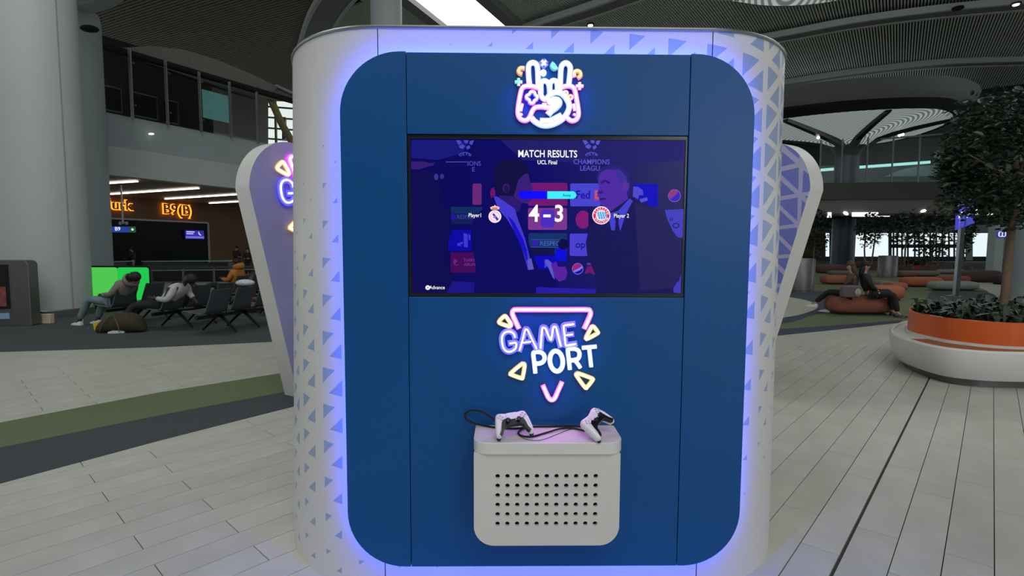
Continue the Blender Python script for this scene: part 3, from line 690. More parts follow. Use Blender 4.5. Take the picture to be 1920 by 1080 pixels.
pouffe(1772, 1822, 518, 531, (134, 74, 56), 'rust pouffe behind the pale grey pouffe')
pouffe(1757, 1840, 528, 546, (138, 142, 132), 'long pale grey-green pouffe in front of the sign totem')
pouffe(1690, 1722, 508, 520, (120, 84, 74), 'dusty rose pouffe beside the steel litter bin')
pouffe(1716, 1764, 508, 519, (112, 98, 92), 'taupe pouffe behind the bright orange one')
pouffe(1760, 1812, 505, 514, (132, 130, 120), 'pale stone pouffe in the far row')
pouffe(1810, 1882, 503, 530, (74, 54, 48), 'large dark brown pouffe at the right, left of the tree trunk')
pouffe(1600, 1660, 488, 502, (92, 80, 70), 'brown bench block behind the seated heads')
pouffe(1875, 1925, 515, 534, (46, 44, 46), 'charcoal pouffe right of the tree trunk')
# red planter far
a, b = at(1690, 506, 42), at(1756, 506, 42); t_ = thing('planter', ((a.x+b.x)/2, 42.6, 0), 0, 'low crimson planter box in the far lounge', 'planter')
MB().box((0, 0, .22), ((b-a).length, 1, .44)).build('box', mat('crimson_box', (150, 44, 48), .6), t_, bevel=.05)
def leaves(mb, c, r, n, size, flat=.5, rnd=random):
    for _ in range(n):
        while True:
            v = Vector((rnd.uniform(-1, 1), rnd.uniform(-1, 1), rnd.uniform(-1, 1)))
            if .25 < v.length < 1: break
        v = Vector((v.x*r[0], v.y*r[1], v.z*r[2]))+Vector(c)
        leaf(mb, v, size*rnd.uniform(.7, 1.3), rnd)
def leaf(mb, v, s, rnd=random, M_=None):
    q = M_ or (Matrix.Rotation(rnd.uniform(0, 2*pi), 3, 'Z')@Matrix.Rotation(rnd.uniform(-.9, .9), 3, 'X')@Matrix.Rotation(rnd.uniform(-.9, .9), 3, 'Y'))
    P = [(0, 0, 0), (.32, .26, .05), (.75, .2, .02), (1, 0, -.08), (.75, -.2, .02), (.32, -.26, .05), (.5, 0, -.05)]
    mb.add([v+q@(Vector(p)*s) for p in P], [(0, 1, 6), (1, 2, 6), (2, 3, 6), (3, 4, 6), (4, 5, 6), (5, 0, 6)])
mb = MB(); leaves(mb, (0, 0, .62), (1.3, .4, .25), 120, .28); mb.build('foliage', M['leaf'], t_)['kind'] = 'stuff'
# far indoor trees
for (px, D, cy_, rx, rz_, trunks, lab) in ((1528, 44, 430, 1.35, 1.75, (0,), 'dark bushy indoor tree just right of the right-hand kiosk wing'),
                                        (1632, 44, 428, 1.15, 1.25, (-.4, .35), 'twin-stemmed round indoor tree against the bright window'),
                                        (1700, 40.3, 424, 1.7, 1.2, (0,), 'wide dark indoor tree in front of the gridded windows'),
                                        (1750, 37.4, 440, 1.3, 1.9, (0, .5), 'tall indoor tree left of the sign totem'),
                                        (1810, 41, 428, .75, 1.5, (0,), 'narrow indoor tree behind the sign totem')):
    c = at(px, cy_, D); t_ = thing('indoor_tree', (c.x, c.y, 0), 0, lab, 'tree', 'far indoor trees')
    mb = MB(); leaves(mb, (0, 0, c.z), (rx, rx*.8, rz_), 430, .28); leaves(mb, (0, 0, c.z-rz_*.9), (rx*.7, rx*.6, rz_*.5), 90, .22)
    mb.build('foliage', M['leaf'], t_)['kind'] = 'stuff'
    for x in trunks: MB().tube([(x*.6, 0, 0), (x, 0, c.z*.5), (x*1.1+.1, 0, c.z)], [.07, .06, .04], 7).build('trunk', M['bark'], t_)
    MB().lathe([(.001, 0), (.55, 0), (.6, .45), (.5, .45), (.001, .4)], 18).build('pot', M['fascia_d'], t_)
# steel bins
def bin_(px0, px1, ytop, ybot, label):
    a, b = fl(px0, ybot), fl(px1, ybot); c = (a+b)/2; r = (b-a).length/2; h = (ybot-ytop)/994*c.y*.985
    t_ = thing('litter_bin', (c.x, c.y+r, 0), 0, label, 'bin')
    MB().lathe([(r*.96, 0), (r*.96, .06), (r, .07), (r, h-.03), (r*.96, h)], 28).build('body', M['steel_d'], t_, smooth=True)
    MB().lathe([(r*.96, h), (r*.55, h+.01), (r*.5, h-.08), (.001, h-.09)], 28).build('lid', M['steel'], t_, smooth=True)
    MB().bar((r*.8, -r*.62, .1), (r*.8, -r*.62, h-.02), .04).build('handle_strip', M['steel'], t_)
bin_(1490, 1534, 484, 549, 'brushed steel litter bin nearest the right kiosk wing')
bin_(1659, 1688, 479, 521, 'round steel litter bin in the middle of the lounge')
# sign totem
s_ = fl(1792, 556); t_ = thing('sign_totem', (s_.x, s_.y, 0), R(0), 'slim steel totem post with angled blue information screens', 'sign')
MB().lathe([(.0, 0), (.3, 0), (.3, .03), (.1, .05)], 20).build('base', M['steel'], t_, smooth=True)
MB().bar((0, 0, .03), (.05, 0, 2.5), .15, .13).build('post', M['steel'], t_)
hz = lambda y: H+(465-y)/994*s_.y
M2 = Matrix.Rotation(R(-28), 3, 'Z')
mb = MB().box((.3, .15, (hz(372)+hz(415))/2), (.16, .55, hz(372)-hz(415)+.05)); mb.build('screen_side', M['steel'], t_)
def tot(x0, x1, z0, z1, m, nm, yy=0): return MB().prism([Vector((x0, -.12+(x0+.1)*-.5+yy, z0-.12)), Vector((x1, -.12+(x1+.1)*-.5+yy, z0+.12)), Vector((x1, -.12+(x1+.1)*-.5+yy, z1+.1)), Vector((x0, -.12+(x0+.1)*-.5+yy, z1-.1))], (0, .06, 0)).build(nm, m, t_)
tot(-.2, .24, hz(421), hz(378), emit('totem_blue', (62, 66, 200), .9), 'screen')
tot(-.16, -.04, hz(400), hz(394), bpy.data.materials['sign_white'], 'screen_text', -.02); tot(.04, .2, hz(399), hz(396), bpy.data.materials['sign_white'], 'screen_text', -.02)
tot(.0, .02, hz(420), hz(380), emit('totem_dark', (30, 30, 120), .5), 'divider', -.02); tot(-.14, -.12, hz(417), hz(404), bpy.data.materials['screen_violet_l'], 'screen_text', -.02)

# ---------------------------------------------------------------- round bench with planter
S2 = SC
def oval(L_): return [Vector((x*S2, y*S2, 0)) for x, y in L_]
bc_ = Vector((6.9*S2, 7.3*S2, 0))
bench = thing('planter_bench', bc_, 0, 'white rounded bench ring with wooden seat around the orange planter', 'bench')
rim = spline(oval([(5.22, 7.25), (5.03, 6.65), (5.02, 6.2), (5.22, 5.95), (5.63, 5.83), (6.6, 5.85), (7.8, 6.2), (8.7, 7.2), (8.6, 8.4), (7.7, 9.0), (6.6, 8.65), (5.8, 8.0)]), 8, True)
rim = [p-bc_ for p in rim]
def inset(P, d):
    n = len(P); out = []
    ar = sum(P[i].x*P[(i+1) % n].y-P[(i+1) % n].x*P[i].y for i in range(n)); s_ = 1 if ar > 0 else -1
    for i in range(n):
        t = (P[(i+2) % n]-P[i-2]).normalized(); out.append(P[i]+Vector((-t.y, t.x, 0))*d*s_)
    return out
Z = lambda P, z: [Vector((p.x, p.y, z)) for p in P]
hb = .45*S2
MB().loft([Z(inset(rim, .20), .0), Z(inset(rim, .20), .085)], False).build('plinth', M['steel_d'], bench, smooth=True)
MB().loft([Z(inset(rim, .3), .10), Z(inset(rim, .15), .085), Z(inset(rim, .10), .10), Z(inset(rim, .03), .22), Z(inset(rim, -.0), .38), Z(inset(rim, -.0), hb-.02), Z(inset(rim, .02), hb), Z(inset(rim, .055), hb), Z(inset(rim, .06), hb-.03), Z(inset(rim, .5), hb-.03)], False).build('body', M['white_gloss'], bench, smooth=True)
pin = [p-bc_ for p in spline(oval([(5.53, 7.3), (5.45, 6.93), (5.47, 6.5), (5.85, 6.12), (6.7, 6.2), (7.7, 6.6), (8.3, 7.4), (8.2, 8.2), (7.5, 8.55), (6.6, 8.2), (5.9, 7.8)]), 8, True)]
# wooden seat strip: segments between rim and planter on the near side
seat_out = inset(rim, .075); n_ = len(seat_out)
pl = Z(inset(pin, -.03), 0)
def near(p): return min(pl, key=lambda q_: (q_-p).length)
so_ = [i for i in range(n_) if seat_out[i].y+bc_.y < 7.3*S2*.93 and seat_out[i].x+bc_.x > 4.9]
st = []
i0 = min(so_, key=lambda i: (seat_out[i].x if seat_out[i].y+bc_.y > 6.5 else 99)); seq = [i for i in so_]
ou = [seat_out[i] for i in seq]; inn = [seat_out[i].lerp(near(seat_out[i]), .86) for i in seq]
for a in range(0, len(seq)-1, 4):
    b = min(a+4, len(seq)-1)
    P = [Vector((p.x, p.y, hb-.01)) for p in ou[a:b+1]]+[Vector((p.x, p.y, hb-.01)) for p in inn[a:b+1][::-1]]
    MB().prism(P, (0, 0, -.03)).build('seat_board', M['wood'], bench)
planter = thing('planter', bc_, 0, 'tall orange planter ring rising inside the white bench', 'planter')
ph = .735*S2
MB().loft([Z(inset(pin, 0), hb-.03), Z(inset(pin, 0), ph), Z(inset(pin, .03), ph+.005), Z(inset(pin, .04), ph-.02)], False).build('wall', M['orange'], planter, smooth=True)
MB().face(Z(inset(pin, .03), ph-.04)).build('soil', M['soil'], planter)
MB().loft([Z(inset(pin, -.025), hb-.03), Z(inset(pin, -.025), hb+.015), Z(inset(pin, 0), hb+.015)], False).build('foot_trim', M['white_gloss'], planter, smooth=True)
# under-planting: many arching leaves
mb = MB(); rnd = random.Random(3); Pn = inset(pin, .06)
for i in range(520):
    p = Pn[rnd.randrange(len(Pn))]*(rnd.random()**.45); ln = rnd.uniform(.16, .34); a = rnd.uniform(0, 2*pi); up_ = rnd.uniform(.5, 1.2)
    d = Vector((cos(a), sin(a), 0)); s_ = Vector((-sin(a), cos(a), 0))*.035
    b0 = Vector((p.x, p.y, ph-.04)); b1 = b0+d*ln*.35+Vector((0, 0, ln*up_*.6)); b2 = b0+d*ln+Vector((0, 0, ln*up_*.45))
    mb.add([b0-s_*.4, b0+s_*.4, b1+s_, b1-s_, b2], [(0, 1, 2, 3), (3, 2, 4)])
o = mb.build('undergrowth', M['leaf'], planter, recalc=False); o['kind'] = 'stuff'
# the tree in the planter
tb = at(1884, 560, 7.9); tree = thing('planter_tree', (tb.x, tb.y, ph-.04), 0, 'indoor tree with a brown trunk and dense dark crown growing from the orange planter', 'tree')
top = at(1899, 405, 7.9)-tree.location; top2 = at(1905, 330, 7.9)-tree.location
MB().tube([(0, 0, 0), (.01, 0, top.z*.5), top, top2, top2+Vector((.05, .1, .5))], [.062, .055, .048, .045, .02], 10).build('trunk', M['bark'], tree, smooth=True)
for k in range(9):
    a = 2*pi*k/9; r_ = .6+.25*(k % 3); h_ = top.z+.15*k*.5
    MB().tube([Vector((top.x, top.y, h_)), Vector((top.x+r_*.5*cos(a), r_*.5*sin(a), h_+.3)), Vector((top.x+r_*cos(a), r_*sin(a), h_+.45))], [.03, .018, .008], 6).build('branch', M['bark'], tree)
rnd = random.Random(11); cpx = at(1905, 300, 7.9)-tree.location
pos = []
blobs = [(0, 0, 0, 1.0, .95), (-.72, -.1, .1, .45, .5), (-.62, .0, -.5, .42, .4), (-.35, 0, .62, .6, .42), (.55, 0, .5, .6, .5), (.1, -.2, -.75, .75, .3), (-.85, 0, -.15, .28, .3), (.6, 0, -.3, .6, .6)]
for i in range(5200):
    bx, by, bz, br_, bh_ = blobs[rnd.randrange(len(blobs))] if rnd.random() < .6 else blobs[0]
    while True:
        v = Vector((rnd.uniform(-1, 1), rnd.uniform(-1, 1), rnd.uniform(-1, 1)))
        if .3 < v.length < 1: break
    pos.append(cpx+Vector((bx+v.x*br_, by+v.y*br_*.85, bz+v.z*bh_)))
pos.sort(key=lambda p: p.y)
lm = []
for k in range(4):
    q_ = MB(); leaf(q_, Vector((0, 0, 0)), .105, rnd, Matrix.Identity(3)); me = bpy.data.meshes.new('leaf'); me.from_pydata(q_.v, [], q_.f); me.materials.append(M['leaf'] if k < 3 else M['leaf_l']); lm.append(me)
rest = MB()
for i, p in enumerate(pos):
    if i < 250:
        o = bpy.data.objects.new('leaf', lm[i % 4]); col.objects.link(o); o.parent = tree; o.location = p; o.rotation_euler = (rnd.uniform(-.8, .8), rnd.uniform(-.9, .9), rnd.uniform(0, 6.28)); s_ = rnd.uniform(.8, 1.3); o.scale = (s_,)*3
    else: leaf(rest, p, .105*rnd.uniform(.7, 1.3), rnd)
rest.build('foliage', M['leaf'], tree, recalc=False)['kind'] = 'stuff'

# ================================================================ the gaming kiosk
KY = R(.761); KO = Vector((.152, 2.39, 0)); KX = Vector((cos(KY), sin(KY), 0)); KN = Vector((-sin(KY), cos(KY), 0))
def K(px, py, y=0.0):
    """pixel -> kiosk local point on the plane local-y = y"""
    d = ray(px, py); P = KO+KN*y; t = (P-EYE).dot(KN)/d.dot(KN); q = EYE+d*t-KO
    return Vector((q.dot(KX), y, q.z))
def Kz(px, py, z):
    q = fl(px, py, z)-KO; return Vector((q.dot(KX), q.dot(KN), z))
def neon(name, c, s): return emit(name, c, s, (.3, .3, .3, 1))
NE = {'pink': neon('neon_pink', (1, .07, .80, 1), 32), 'blue': neon('neon_blue', (.045, .045, 1, 1), 34), 'ice': neon('neon_ice_white', (.42, .55, 1, 1), 8.5),
      'yellow': neon('neon_yellow', (1, .66, .16, 1), 6), 'teal': neon('neon_teal', (.08, .9, .62, 1), 2.2), 'orange': neon('neon_orange', (1, .28, .08, 1), 4.0),
      'pink_s': neon('neon_halo_pink', (.62, .0, .50, 1), .85), 'blue_s': neon('neon_halo_blue', (.0, .0, 1, 1), 1.0), 'ice_s': neon('neon_halo_ice', (.25, .38, 1, 1), .7),
      'yellow_s': neon('neon_halo_yellow', (.62, .33, .02, 1), .8), 'teal_s': neon('neon_halo_teal', (0, .45, .28, 1), .6), 'orange_s': neon('neon_halo_orange', (.9, .12, .02, 1), .7)}
def stroke(parent, nm, pts, c, wd, closed=False, smooth=4, P=None, halo_w=2.1, lab=None):
    """one neon tube: glowing core on a wider emissive ribbon that paints its halo; P maps drawing units to local points"""
    L_ = [P(*q) for q in pts]
    if smooth > 1 and len(L_) > 2: L_ = spline(L_, smooth, closed)
    o = MB().tube([p+Vector((0, -.012, 0)) for p in L_], wd/2, 8, closed).build(nm, NE[c], parent, smooth=True)
    # flat emissive ribbon behind the tube, painting the coloured glow around it
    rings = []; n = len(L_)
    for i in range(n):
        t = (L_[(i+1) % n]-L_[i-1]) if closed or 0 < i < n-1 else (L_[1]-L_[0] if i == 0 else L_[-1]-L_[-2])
        t = t.normalized(); q = Vector((-t.z, 0, t.x))*wd*halo_w/2
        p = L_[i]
        if not closed and i == 0: p = p-t*wd*.4*(halo_w-1)
        if not closed and i == n-1: p = p+t*wd*.4*(halo_w-1)
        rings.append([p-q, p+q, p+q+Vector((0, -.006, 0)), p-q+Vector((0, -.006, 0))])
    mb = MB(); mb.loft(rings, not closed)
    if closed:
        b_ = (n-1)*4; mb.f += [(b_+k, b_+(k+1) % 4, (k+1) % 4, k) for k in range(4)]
    mb.build('tube_halo', NE[c+'_s'], o)
    return o
def wordmark(parent, P, s, only=None):
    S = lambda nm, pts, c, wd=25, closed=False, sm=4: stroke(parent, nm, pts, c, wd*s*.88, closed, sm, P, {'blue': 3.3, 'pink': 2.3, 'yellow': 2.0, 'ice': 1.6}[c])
    if only is None:
        S('neon_bar', [(372, 280), (330, 190), (311, 140), (322, 112), (350, 105), (500, 105), (800, 105), (1030, 105), (1055, 116), (1064, 140), (1050, 185), (1005, 282)], 'pink', 25)
        S('neon_chevron', [(608, 838), (640, 912), (662, 955), (692, 974), (720, 955), (745, 900), (787, 806)], 'pink', 24)
        S('neon_triangle', [(188, 212), (228, 172), (250, 172), (298, 245), (290, 264), (270, 264), (190, 234)], 'yellow', 24, True)
        S('neon_triangle', [(1068, 282), (1078, 268), (1096, 270), (1132, 318), (1128, 334), (1040, 382), (1020, 376)], 'yellow', 24, True)
        S('neon_triangle', [(396, 632), (414, 626), (430, 640), (412, 752), (396, 764), (302, 730), (298, 714)], 'yellow', 24, True)
        S('neon_triangle', [(928, 738), (934, 722), (952, 720), (1076, 766), (1082, 784), (1030, 850), (1010, 852)], 'yellow', 24, True)
    else:
        S('neon_bar', [(372, 280), (330, 190), (311, 140), (322, 112), (350, 105), (500, 105), (800, 105), (1030, 105)], 'pink', 25)
        S('neon_triangle', [(188, 212), (228, 172), (250, 172), (298, 245), (290, 264), (270, 264), (190, 234)], 'yellow', 24, True)
        S('neon_triangle', [(396, 632), (414, 626), (430, 640), (412, 752), (396, 764), (302, 730), (298, 714)], 'yellow', 24, True)
    S('neon_letter_g', [(337, 372), (325, 335), (285, 314), (238, 325), (213, 365), (213, 420), (228, 475), (262, 506), (305, 503), (342, 475), (347, 424), (318, 424), (284, 428)], 'blue', 20)
    S('neon_letter_a', [(380, 497), (408, 400), (434, 302), (446, 293), (460, 304), (503, 395), (546, 480)], 'blue', 19); S('neon_letter_a', [(408, 422), (492, 410)], 'blue', 17)
    if only: return
    S('neon_letter_m', [(582, 475), (590, 370), (600, 284), (615, 277), (632, 290), (655, 345), (681, 396), (694, 330), (705, 275), (720, 267), (734, 285), (755, 370), (777, 455)], 'blue', 21)
    S('neon_letter_e', [(903, 243), (850, 250), (812, 256), (804, 272), (812, 345), (822, 436), (836, 446), (922, 432)], 'blue', 20); S('neon_letter_e', [(824, 350), (892, 341)], 'blue', 18)
    S('neon_letter_p', [(533, 712), (523, 620), (513, 528), (530, 514), (575, 512), (612, 535), (622, 570), (608, 605), (575, 622), (532, 624)], 'ice', 32)
    S('neon_letter_o', [(735+62*sin(t)-.07*98*cos(t), 600-98*cos(t)+.0*sin(t)) for t in [2*pi*k/14 for k in range(14)]], 'ice', 34, True)
    S('neon_letter_r', [(865, 678), (855, 585), (845, 490), (862, 482), (905, 481), (945, 497), (958, 535), (945, 575), (905, 590), (860, 594)], 'ice', 31); S('neon_letter_r', [(915, 594), (940, 625), (965, 662)], 'ice', 30)
    S('neon_letter_t', [(985, 472), (1118, 460)], 'ice', 30); S('neon_letter_t', [(1050, 470), (1060, 560), (1070, 652)], 'ice', 30)

kiosk = thing('gaming_kiosk', KO, KY, 'large white and blue gaming kiosk with glowing blue edge light, nearest the camera', 'kiosk', 'gaming kiosks')
# ---- body skin: front flat + quarter curves, built as separate panels with dark joints
FY = .072                                   # body front behind the blue face
ztop_of = K(960, 52.5, FY).z
sL, sR = K(708, 60, FY).x, K(1337, 60, FY).x
RX, RY = .615, .78
def body_path():
    pts = [(sL, FY)]
    left = []
    for k in range(1, 15):
        a = pi/2*k/14; left.append((sL-RX*sin(a), FY+RY-RY*cos(a)))
    left += [(sL-RX, FY+RY+.4), (sL-RX+.10, FY+RY+.8), (sL-RX+.32, FY+RY+1.1)]
    right = [(sR+(sL-x)*1.0, y) for x, y in left]
    return left, right
lft, rgt = body_path()
def skin(name, path, z0, z1, m, parent, uo=0.0, th=.02):
    P = [Vector((x, y, 0)) for x, y in path]; mb = MB(); u = [0]
    for i in range(1, len(P)): u.append(u[-1]+(P[i]-P[i-1]).length)
    for p in P:
        fx = -.065*(sL-p.x)/RX if p.x < sL else (.022*(p.x-sR)/RX if p.x > sR else 0)      # the skin flares slightly towards the floor
        mb.v += [(p.x+fx, p.y, z0), (p.x, p.y, z1)]
    for i in range(len(P)-1): mb.f.append((2*i, 2*i+2, 2*i+3, 2*i+1))
    o = mb.build(name, m, parent, smooth=True, recalc=False)
    uv = o.data.uv_layers.new(name='UVMap')
    for poly in o.data.polygons:
        for li in poly.loop_indices:
            vi = o.data.loops[li].vertex_index; uv.data[li].uv = (uo+(u[vi//2] if path[-1][0] >= path[0][0] else -u[vi//2]), o.data.vertices[vi].co.z)
    # consistent outward normals: flip if the first face looks away from the viewer
    return o
ZT = ztop_of
skin('body_panel', [(sL+.002, FY), (sR-.002, FY)], 0.0, ZT, M['lattice'], kiosk, sL)
lp = [(sL-.002, FY)]+lft; rp_ = [(sR+.002, FY)]+rgt
o = skin('body_panel', lp, 0, ZT, M['lattice'], kiosk, sL)
o = skin('body_panel', rp_, 0, ZT, M['lattice'], kiosk, sR)
full = lft[::-1]+[(sL, FY), (sR, FY)]+rgt
core = [Vector((x*.995, y+.012, 0)) for x, y in full]
MB().loft([[Vector((p.x, p.y, .005)) for p in core], [Vector((p.x, p.y, ZT-.02)) for p in core]]).build('inner_core', M['black_matt'], kiosk, recalc=True)
ro = [Vector((x, y, 0)) for x, y in full]; ri = [Vector(((x-.15)*.97+.15, y+.03 if y < .5 else y-.03, 0)) for x, y in full]
rim_o = MB(); rim_o.tube([Vector((p.x, p.y, ZT)) for p in ro], .009, 8); rim_o.build('top_trim', M['steel'], kiosk, smooth=True)
MB().face([Vector((p.x, p.y, ZT-.004)) for p in ro]).build('roof_panel', M['white'], kiosk)
# ---- blue face panels
xL, xR = K(638, 180).x, K(1415, 160).x
xa, xb = K(762, 98).x, K(1294, 103).x
zt, zb = K(900, 99).z, K(1000, 1059).z
tz1, tz0 = K(1026, 254.5).z, K(1026, 556).z
def panel(nm, pts, m, y0=-.012, th=.024, bev=.002):
    return MB().prism([Vector((x, y0, z)) for x, z in pts], (0, th, 0)).build(nm, m, kiosk, bevel=bev)
rc = .265
panel('face_panel', rrect(xL, xa-.0015, zb, zt, (rc, 0, 0, rc), 14), M['blue'])
panel('face_panel', rrect(xb+.0015, xR, zb, zt, (0, rc, rc, 0), 14), M['blue'])
panel('face_panel', rrect(xa+.0015, xb-.0015, tz1+.002, zt-.004, 0), M['blue'])
panel('face_panel', rrect(xa+.0015, xb-.0015, zb, tz0-.002, 0), M['blue'])
MB().prism([Vector((x, .014, z)) for x, z in rrect(xL+.04, xR-.04, zb+.04, zt-.04, rc-.04, 10)], (0, .022, 0)).build('mounting_frame', M['black'], kiosk)
# ---- LED halo strip running round behind the face
led = emit('led_edge_light', (.02, .075, 1, 1), 64)
out = rrect(xL-.001, xR+.001, zb-.001, zt+.001, rc, 16)
inn = rrect(xL+.022, xR-.022, zb+.022, zt-.022, rc-.02, 16)
MB().tube([Vector((x, .036, z)) for x, z in rrect(xL+.010, xR-.010, zb+.010, zt-.010, rc-.010, 16)], .008, 8, True).build('led_strip', led, kiosk, smooth=True)
MB().tube([Vector((x, .013, z)) for x, z in rrect(xL+.001, xR-.001, zb+.001, zt-.001, rc-.001, 16)], .0028, 6, True).build('acrylic_edge', emit('acrylic_edge_light', (.45, .6, 1, 1), 1.3), kiosk, smooth=True)
for xq in (xa, xb):
    for zq in (zb+.022, zt-.024): MB().box((xq, .016, zq), (.03, .008, .045)).build('seam_backer', M['black'], kiosk)
# ---- television
T = thing('television', KO+KX*0+Vector((0, 0, 0)), KY, 'wide black-framed television showing match results, set in the blue kiosk face', 'television')
fx0, fx1 = xa+.002, xb-.002; fz0, fz1 = tz0, tz1
s0, s1 = K(771, 262), K(1282, 550)
sx0, sx1, sz1, sz0 = K(771, 400).x, K(1281, 400).x, K(1026, 262).z, K(1026, 550).z
mb = MB(); ty = .0
for a, b in (((fx0, fz0), (fx1, sz0)), ((fx0, sz1), (fx1, fz1)), ((fx0, sz0), (sx0, sz1)), ((sx1, sz0), (fx1, sz1))):
    mb.bb((a[0], -.002, a[1]), (b[0], .012, b[1]))
mb.build('bezel', M['screen_glass'], T)
mb = MB(); e = .004
for a, b in (((sx0-e, sz0-e), (sx1+e, sz0)), ((sx0-e, sz1), (sx1+e, sz1+e)), ((sx0-e, sz0), (sx0, sz1)), ((sx1, sz0), (sx1+e, sz1))):
    mb.bb((a[0], -.004, a[1]), (b[0], .0, b[1]))
mb.build('inner_frame', M['black'], T)
def screen_mat():
    m, nt, N, L, b = nodes('screen_picture_backdrop')
    co = N.new('ShaderNodeTexCoord'); sp = N.new('ShaderNodeSeparateXYZ'); L.new(co.outputs['Object'], sp.inputs[0])
    mr = N.new('ShaderNodeMapRange'); mr.inputs['From Min'].default_value = sx0; mr.inputs['From Max'].default_value = sx1; L.new(sp.outputs[0], mr.inputs[0])
    rp = N.new('ShaderNodeValToRGB'); rp.color_ramp.elements[0].color = rgb(8, 6, 88); rp.color_ramp.elements[1].color = rgb(36, 36, 96)
    e2 = rp.color_ramp.elements.new(.45); e2.color = rgb(10, 8, 108); L.new(mr.outputs[0], rp.inputs[0])
    L.new(rp.outputs[0], b.inputs['Emission Color']); b.inputs['Emission Strength'].default_value = 1; b.inputs['Base Color'].default_value = (.002, .002, .006, 1); b.inputs['Roughness'].default_value = .25; b.inputs['Specular IOR Level'].default_value = .08
    return m
MB().bb((sx0, .002, sz0), (sx1, .012, sz1)).build('screen', screen_mat(), T)
SM = {}
def sm(c, s=1.15):
    k = c
    if k not in SM:
        SM[k] = emit('screen_colour_%d_%d_%d' % c, c, s, (.004, .004, .008, 1)); SM[k].node_tree.nodes['Principled BSDF'].inputs['Roughness'].default_value = .3; SM[k].node_tree.nodes['Principled BSDF'].inputs['Specular IOR Level'].default_value = .06
    return SM[k]
lay = [0]
def shp(nm, pts, c, smooth=0, parent=T):
    lay[0] += 1; y = .0015-lay[0]*.00006
    P = [K(*p) for p in pts]
    P = [Vector((p.x, 0, p.z)) for p in P]
    if smooth: P = spline(P, smooth, True)
    P = [Vector((min(max(p.x, sx0+.0005), sx1-.0005), y, min(max(p.z, sz0+.0005), sz1-.0005))) for p in P]
    return MB().face(P).build(nm, sm(c), parent, recalc=False)
def el(cx, cy, rx, ry=None, n=20): ry = ry or rx; return [(cx+rx*cos(2*pi*k/n), cy+ry*sin(2*pi*k/n)) for k in range(n)]
def rr_(x0, y0, x1, y1, r=3): return rrect(x0, x1, y0, y1, r, 3)
def stx(nm, body, px, py, hpx, c, bold=0, sx=1.0, align='CENTER'):
    lay[0] += 1; p = K(px, py); sz = hpx/.72*2.39/994
    return text(nm, body, sz, (p.x, .0015-lay[0]*.00006-.0002, p.z), sm(c), T, 0, bold, sx=sx, align=align)
pk = 'picture_shape'
shp(pk, [(771, 262), (880, 262), (866, 288), (820, 300), (771, 296)], (20, 20, 120))
shp(pk, [(938, 262), (1050, 262), (1282, 262), (1281, 300), (1180, 310), (980, 300)], (30, 26, 104))
shp('logo_tile', rr_(886, 344, 903, 384), (104, 38, 118)); shp(pk, [(845, 388), (904, 388), (904, 401), (880, 399), (846, 416)], (12, 42, 96))
shp('logo_tile', rr_(844, 400, 890, 420), (14, 26, 88)); stx('screen_word', 'RESPEC', 872, 407, 7.5, (58, 66, 160), .0, .9); shp('logo_disc', el(850, 407, 4.5), (36, 10, 170))
shp('logo_tile', rr_(841, 431, 884, 470, 1), (2, 2, 164)); 
shp('logo_mark', [(869, 437), (874, 438), (877, 440), (877, 464), (870, 463)], (62, 56, 200)); shp('logo_mark', [(857, 457), (868, 453), (868, 457), (862, 459), (868, 461), (858, 461)], (62, 56, 200)); shp('logo_mark', [(878, 438), (882, 441), (882, 450), (879, 450)], (62, 56, 200))
shp('logo_tile', rr_(845, 473, 892, 511, 1), (64, 2, 84)); stx('screen_word', 'TURKISH', 883, 488, 5.6, (112, 48, 140), .0003, .9); stx('screen_word', 'AIRLINES', 884, 496, 5.6, (112, 48, 140), .0003, .9)
shp('logo_disc', el(856, 492, 5.8), (112, 34, 120)); shp('logo_disc', el(857, 491.5, 5), (64, 2, 84)); shp('logo_mark', [(850, 483), (858, 490), (851, 496), (853, 490)], (112, 34, 120))
shp(pk, [(847, 527), (891, 530), (890, 550), (833, 550)], (22, 16, 132)); shp(pk, [(825, 430), (836, 430), (837, 453), (834, 448)], (66, 58, 186))
# crest clusters of the competition at the top
for (x, w0) in ((872, 0), (1109, 1)):
    q = (86, 84, 200) if w0 else (74, 72, 186)
    for P_ in ([(x-17, 263), (x-10, 263), (x-6, 268), (x-12, 272)], [(x-12, 274), (x-5, 270), (x, 274), (x-4, 279), (x-9, 278)], [(x-2, 263), (x+6, 263), (x+5, 269), (x-1, 268)], [(x+9, 264), (x+17, 263), (x+13, 272), (x+8, 270)], [(x+2, 275), (x+8, 272), (x+10, 277), (x+4, 281)]):
        shp('star_mark', P_, q)
    for i, ch in enumerate('UEFA'):
        a = -.62+i*.42; px = x+13*sin(a)*1.1; py = 296-9*cos(a)
        o = stx('screen_letter', ch, px, py+2, 5.5, q, .0003); o.rotation_euler = (pi/2, a*.8, 0)
    P1 = [(x+15*sin(t), 299-14*cos(t)) for t in [(-.95+.19*k) for k in range(11)]]
    P2 = [(x+14*sin(t), 299.6-13*cos(t)) for t in [(-.95+.19*k) for k in range(11)]]
    shp('arc_mark', P1+P2[::-1], q)
stx('screen_word', 'CHAMPIONS', 1109, 304, 9.2, (86, 84, 200), .0004, .93); stx('screen_word', 'LEAGU', 1106, 316, 9.2, (86, 84, 200), .0004, .95, )
stx('screen_word', 'IONS', 889, 307, 8.4, (74, 72, 186), .0003, .95); stx('screen_word', 'E', 887.5, 318, 8.4, (74, 72, 186), .0003)
shp(pk, [(836, 303), (876, 303), (876, 304.5), (836, 304.5)], (74, 72, 186))
